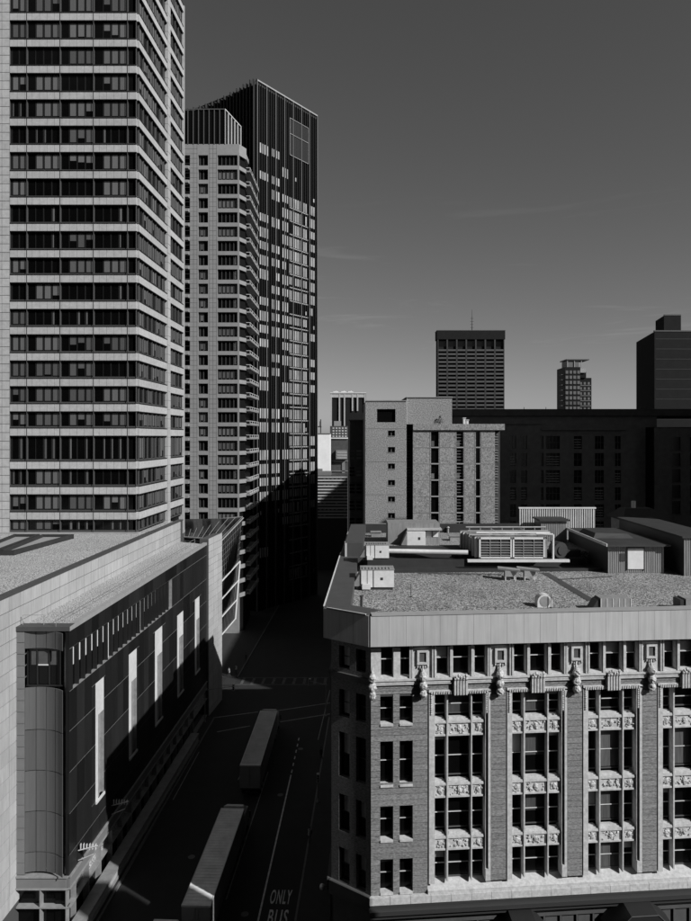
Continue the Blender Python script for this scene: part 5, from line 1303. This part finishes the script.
# ------------------------------------------------------------------ trucks
def wheel(parent, c, r=.5, w=.28):
    m = MB(); m.tube(Vector(c)-Vector((w/2, 0, 0)), Vector(c)+Vector((w/2, 0, 0)), r, n=16); wh = m.build('wheel', 'tyre', parent)
    m = MB(); m.tube(Vector(c)-Vector((w/2+.02, 0, 0)), Vector(c)+Vector((w/2+.02, 0, 0)), r*.5, n=10); m.build('rim', 'metal_mid', wh)
def truck(pr, pfz, label, roofm, top=4.0, cabm='cab'):
    """pr rear middle, pfz front middle of the trailer roof, built facing +y then turned"""
    d = (pfz-pr); L = d.length; az = math.atan2(-d.x, d.y)
    t = thing('articulated_truck', (0, 0, 0), label, 'truck', 'articulated trucks queued in the street')
    w = 1.28
    m = MB(); m.box(-w, w, 0, L, 1.15, top-.04); bd = m.build('trailer_body', 'trailer_side', t)
    m = MB(); m.box(-w+.05, w-.05, 0.05, L-.05, top-.04, top); rfp = m.build('trailer_roof', roofm, t)
    m = MB(); n = 34
    for k in range(n): y = .25+(L-.5)*k/n; m.box(-w+.1, w-.1, y, y+.10, top, top+.022)
    m.build('roof_rib', roofm, rfp)
    m = MB(); m.box(-w-.02, w+.02, -.03, .22, top-.1, top+.05); m.build('rear_header', 'white_metal', t)
    m = MB(); m.box(-w-.01, -w+.06, .22, L, top-.06, top+.04); m.box(w-.06, w+.01, .22, L, top-.06, top+.04); m.box(-w, w, L-.05, L+.02, top-.1, top+.03); m.build('roof_rail', 'white_metal', t)
    for k in range(14):
        y = .5+(L-1)*k/13; m = MB(); m.box(w, w+.02, y-.04, y+.04, 1.2, top-.12); m.build('side_post', 'metal_mid', t)
        m = MB(); m.box(-w-.02, -w, y-.04, y+.04, 1.2, top-.12); m.build('side_post', 'metal_mid', t)
    for a_, c_ in ((-w+.06, -.02), (.02, w-.06)):
        m = MB(); m.box(a_, c_, -.05, 0, 1.2, top-.12); dr = m.build('rear_door', 'trailer_side', t)
        m = MB(); q = c_-.18 if c_ < 0 else a_+.14; m.box(q, q+.04, -.09, -.05, 1.25, top-.2); m.build('door_bar', 'metal_mid', dr)
    m = MB(); m.box(-w, w, -.05, .1, 1.0, 1.15); m.box(-.9, .9, .1, .25, .5, .65); m.box(-.6, -.5, .1, .2, .5, 1.1); m.box(.5, .6, .1, .2, .5, 1.1); m.build('rear_bumper', 'metal_dark', t)
    for q in (-1, 1):
        for y in (1.2, 2.5): wheel(t, (q*1.05, y, .5))
        m = MB(); m.box(q*.5-.08, q*.5+.08, L-3.2, L-3.0, .1, 1.15); m.build('landing_leg', 'metal_dark', t)
    m = MB(); m.box(-.45, .45, .4, L+3.8, .75, 1.1); m.build('chassis', 'metal_dark', t)
    # tractor
    y0 = L+.55; 
    m = MB(); m.box(-1.2, 1.2, y0, y0+2.1, .9, 2.9); cb = m.build('cab', cabm, t)
    m = MB(); m.hexa([(-1.15, y0, 2.9), (1.15, y0, 2.9), (1.1, y0+2.0, 2.9), (-1.1, y0+2.0, 2.9), (-1.1, y0, 3.95), (1.1, y0, 3.95), (.9, y0+.9, 3.7), (-.9, y0+.9, 3.7)]); m.build('roof_fairing', 'white_metal', t)
    m = MB(); m.hexa([(-1.05, y0+2.1, .8), (1.05, y0+2.1, .8), (.95, y0+3.6, .8), (-.95, y0+3.6, .8), (-1.05, y0+2.1, 1.95), (1.05, y0+2.1, 1.95), (.85, y0+3.6, 1.65), (-.85, y0+3.6, 1.65)]); m.build('bonnet', cabm, t)
    m = MB(); m.box(-1.05, 1.05, y0+2.1, y0+2.14, 2.0, 2.8); m.build('windscreen', 'glass', t)
    for q in (-1, 1):
        m = MB(); m.box(q*1.5-.08, q*1.5+.08, y0+1.8, y0+1.9, 1.8, 2.5); m.tube((q*1.2, y0+1.85, 2.3), (q*1.5, y0+1.85, 2.3), .02, n=4); m.build('mirror', 'metal_dark', t)
        m = MB(); m.tube((q*1.15, y0-.15, .9), (q*1.15, y0-.15, 3.6), .08, n=7); m.build('exhaust_stack', 'metal_mid', t)
        wheel(t, (q*1.0, y0+2.9, .5)); wheel(t, (q*1.05, y0-.3, .5)); wheel(t, (q*1.05, y0-1.6, .5))
        m = MB(); m.box(q*.7-.12, q*.7+.12, y0+3.58, y0+3.62, 1.0, 1.2); m.build('headlight', 'blind_white', t)
    t.location = (pr.x, pr.y, 0); t.rotation_euler = (0, 0, az)
    return t
truck(PZ(196, 906, 4.0), PZ(232.7, 808.5, 4.0), 'truck with bright ribbed trailer roof, nearest in the street', 'trailer_roof')
truck(PZ(250.2, 765.5, 4.0), PZ(268.8, 711, 4.0), 'truck with dull grey trailer roof ahead of the ribbed one', 'trailer_roof_dull')
# box van just entering the bottom of the picture
p = PZ(166, 919.5, 2.9); t = thing('box_van', (0, 0, 0), 'white box van whose roof just shows at the bottom edge', 'van')
m = MB(); m.box(-1.05, 1.05, -3.6, 0, .75, 2.9); m.build('box_body', 'white_metal', t)
m = MB(); m.hexa([(-.98, 0, .5), (.98, 0, .5), (.95, 1.9, .5), (-.95, 1.9, .5), (-.95, 0, 2.2), (.95, 0, 2.2), (.85, 1.0, 2.15), (-.85, 1.0, 2.15)]); m.build('cab', 'white_metal', t)
m = MB(); m.hexa([(-.8, 1.02, 2.05), (.8, 1.02, 2.05), (.8, 1.5, 1.45), (-.8, 1.5, 1.45), (-.8, 1.06, 2.08), (.8, 1.06, 2.08), (.8, 1.54, 1.48), (-.8, 1.54, 1.48)]); m.build('windscreen', 'glass', t)
for q in (-1, 1):
    for y in (-2.7, 1.0): wheel(t, (q*.92, y, .38), .38, .24)
    m = MB(); m.box(q*.65-.12, q*.65+.12, 1.9, 1.93, .75, .92); m.build('headlight', 'blind_white', t)
t.location = (p.x, p.y, 0); t.rotation_euler = (0, 0, -.04)

# ------------------------------------------------------------------ street furniture
def signal(px, py, label, arm=0, hgt=5.2, lamp=False):
    p = PZ(px, py, .13); t = thing('traffic_signal', p, label, 'traffic light', 'traffic lights at the crossing')
    m = MB(); m.tube(p, p+Vector((0,0,hgt)), .09, .06, n=8); m.tube(p, p+Vector((0,0,.25)), .2, .14, n=8); m.build('pole', 'metal_mid', t)
    if arm: m = MB(); m.tube(p+Vector((0,0,hgt-.2)), p+Vector((arm, 0, hgt+.4)), .06, .04, n=6); m.build('arm', 'metal_mid', t)
    hx = p+Vector((arm, -.12, hgt-.9 if not arm else hgt+.0))
    m = MB(); m.box(hx.x-.17, hx.x+.17, hx.y-.12, hx.y+.12, hx.z-.2, hx.z+.85); hd = m.build('signal_head', 'white_metal', t)
    for k in range(3): m = MB(); m.tube((hx.x, hx.y-.2, hx.z+.0+.31*k), (hx.x, hx.y-.12, hx.z+.0+.31*k), .11, n=10); m.build('lens', 'glass_b', hd)
signal(318, 802, 'traffic light on a pole by the right kerb near the shaded building', hgt=3.6)
signal(326, 716, 'traffic light with arm at the far right corner of the crossing', arm=-2.6)
signal(205, 722, 'traffic light with long arm at the left corner of the crossing', arm=4.5)
p = PZ(331, 921, 0.13); t = thing('globe_lamp', p, 'street lamp with bright white globe by the ornate building', 'street lamp')
q = PY(322.3, 887, p.y+0.0); L = q.z
m = MB(); m.tube(p, (p.x, p.y, q.z+.1), .09, .06, n=8); m.tube((p.x, p.y, q.z+.1), (q.x, q.y, q.z+.05), .04, n=6); m.tube(p, p+Vector((0,0,.5)), .2, .12, n=8); m.build('pole', 'metal_dark', t)
m = MB(); m.ball(q, .26, .26, .30, 12, 8); m.build('globe', 'globe', t, smooth=True)
# people: one skinned body, posed mid-step, copied
def person_mesh():
    V = [(0,0,.95),(0,0,1.2),(0,0,1.42),(0,0,1.52),(0,.01,1.66),(.18,0,1.40),(.25,-.04,1.12),(.24,.08,.88),(-.18,0,1.40),(-.25,.06,1.12),(-.24,.16,.90),(.10,0,.90),(.11,.14,.50),(.11,.02,.07),(.11,.17,.04),(-.10,0,.90),(-.11,-.05,.50),(-.11,-.28,.10),(-.11,-.16,.03),(0,.0,1.73)]
    E = [(0,1),(1,2),(2,3),(3,4),(4,19),(2,5),(5,6),(6,7),(2,8),(8,9),(9,10),(0,11),(11,12),(12,13),(13,14),(0,15),(15,16),(16,17),(17,18)]
    rad = [.15,.13,.15,.06,.10,.075,.05,.04,.075,.05,.04,.10,.07,.05,.035,.10,.07,.05,.035,.085]
    me = bpy.data.meshes.new('person'); me.from_pydata(V, E, []); o = bpy.data.objects.new('tmp', me); COL.objects.link(o)
    md = o.modifiers.new('s', 'SKIN')
    for i, sv in enumerate(me.skin_vertices[0].data): sv.radius = (rad[i], rad[i]*.85); sv.use_root = (i == 0)
    o.modifiers.new('u', 'SUBSURF').levels = 1
    dg = bpy.context.evaluated_depsgraph_get(); r = bpy.data.meshes.new_from_object(o.evaluated_get(dg)); bpy.data.objects.remove(o)
    r.materials.clear(); r.materials.append(M['cloth_dark']); r.materials.append(M['skin'])
    for pl in r.polygons:
        if pl.center.z > 1.53: pl.material_index = 1
        pl.use_smooth = True
    return r
pm = person_mesh()
def person(px, py, label, rz=0, light=False):
    p = PZ(px, py, .13); t = thing('person', p, label, 'person', 'pedestrians by the crossing')
    o = bpy.data.objects.new('body', pm); COL.objects.link(o); o.parent = t
    m = MB(); m.ball(p+Vector((0,.0,1.72)), .10, .11, .09, 8, 6); m.build('hair', 'hair', t)
    m = MB(); m.tube(p+Vector((0,0,.88)), p+Vector((0,0,1.48)), .19, .17, n=10); m.build('jacket', 'cloth_light' if light else 'cloth_dark', t)
    t.rotation_euler = (0, 0, rz); return t
person(309.5, 843, 'person in pale jacket walking on the pavement by the bus lane', .3, True)
person(236, 674, 'person in pale jacket beyond the crossing, farther from the stone pier', 1.2, True)
person(229, 677, 'person in pale jacket on the left pavement beyond the crossing, nearest the stone pier', 2.2, True)
person(246, 662, 'person in dark coat walking beyond the two people in pale jackets', -.6)
person(321, 760, 'person in dark coat on the right pavement before the crossing', 2.8)
# entrance canopies at the foot of the ornate building
def entry(pxc, pyt, half, label, name='entrance_canopy'):
    s0 = hf.s(pxc, 905); z1 = hf.z(pxc, pyt, .12)-.35; t = thing(name, hf.pt(s0, 0, 1.5), label, 'canopy', 'dark canopies over the ground floor')
    m = MB(); n = 10
    for k in range(n):
        a0 = -1+2*k/n; a1 = -1+2*(k+1)/n; h0 = z1-max(0, abs(a0)-.4)/.6*1.5; h1 = z1-max(0, abs(a1)-.4)/.6*1.5
        m.hexa([hf.pt(s0+a0*half, 3.8, 2.0), hf.pt(s0+a1*half, 3.8, 2.0), hf.pt(s0+a1*half, 3.8, .12), hf.pt(s0+a0*half, 3.8, .12), hf.pt(s0+a0*half, h0-.12, 2.0), hf.pt(s0+a1*half, h1-.12, 2.0), hf.pt(s0+a1*half, h1+.2, .12), hf.pt(s0+a0*half, h0+.2, .12)])
    m.build('canopy_shell', 'canopy', t)
    m = MB()
    for k in range(n):
        a0 = -1+2*k/n; a1 = -1+2*(k+1)/n; m.tube(hf.pt(s0+a0*half, z1-max(0, abs(a0)-.4)/.6*1.5-.08, 2.03), hf.pt(s0+a1*half, z1-max(0, abs(a1)-.4)/.6*1.5-.08, 2.03), .025, n=5)
    m.build('edge_trim', 'shop', t)
    for q in (-1, 1): m = MB(); m.tube(hf.pt(s0+q*half*.9, 0, 1.9), hf.pt(s0+q*half*.9, 3.8, 1.9), .08, n=7); m.build('post', 'metal_dark', t)
entry(517, 903, 2.2, 'dark arched canopy under the second full window bay'); entry(632, 894, 2.6, 'wider dark arched canopy under the bay nearest the right edge')
p0_ = PZ(345, 925, 6.0)
t = thing('street_tree', (p0_.x, p0_.y-1, 0), 'dark street tree crown at the foot of the chamfered corner', 'tree')
bx0 = Vector((p0_.x, p0_.y-1, 0))
m = MB(); m.tube(bx0, bx0+Vector((.1, 0, 3.2)), .16, .11, n=7)
for a_ in range(6): m.tube(bx0+Vector((.1, 0, 2.8)), bx0+Vector((math.cos(a_)*1.3, math.sin(a_)*1.3, 5.0)), .07, .02, n=5)
m.build('trunk', 'metal_dark', t)
m = MB()
for k in range(2600):
    a_ = random.random()*6.28; u_ = random.uniform(-1, 1); r = random.random()**.4*1.9; cl = 1+.25*math.sin(a_*3+u_*4)
    c_ = bx0+Vector((math.cos(a_)*math.sqrt(1-u_*u_)*r*cl, math.sin(a_)*math.sqrt(1-u_*u_)*r*cl, 5.0+u_*r*.8)); e_ = Vector((random.uniform(-.14,.14) for _ in range(3))); g_ = Vector((random.uniform(-.14,.14) for _ in range(3)))
    kk = len(m.v); m.v += [tuple(c_), tuple(c_+e_), tuple(c_+g_)]; m.f.append((kk, kk+1, kk+2))
m.build('crown', mat('leaf', .06, .6), t)
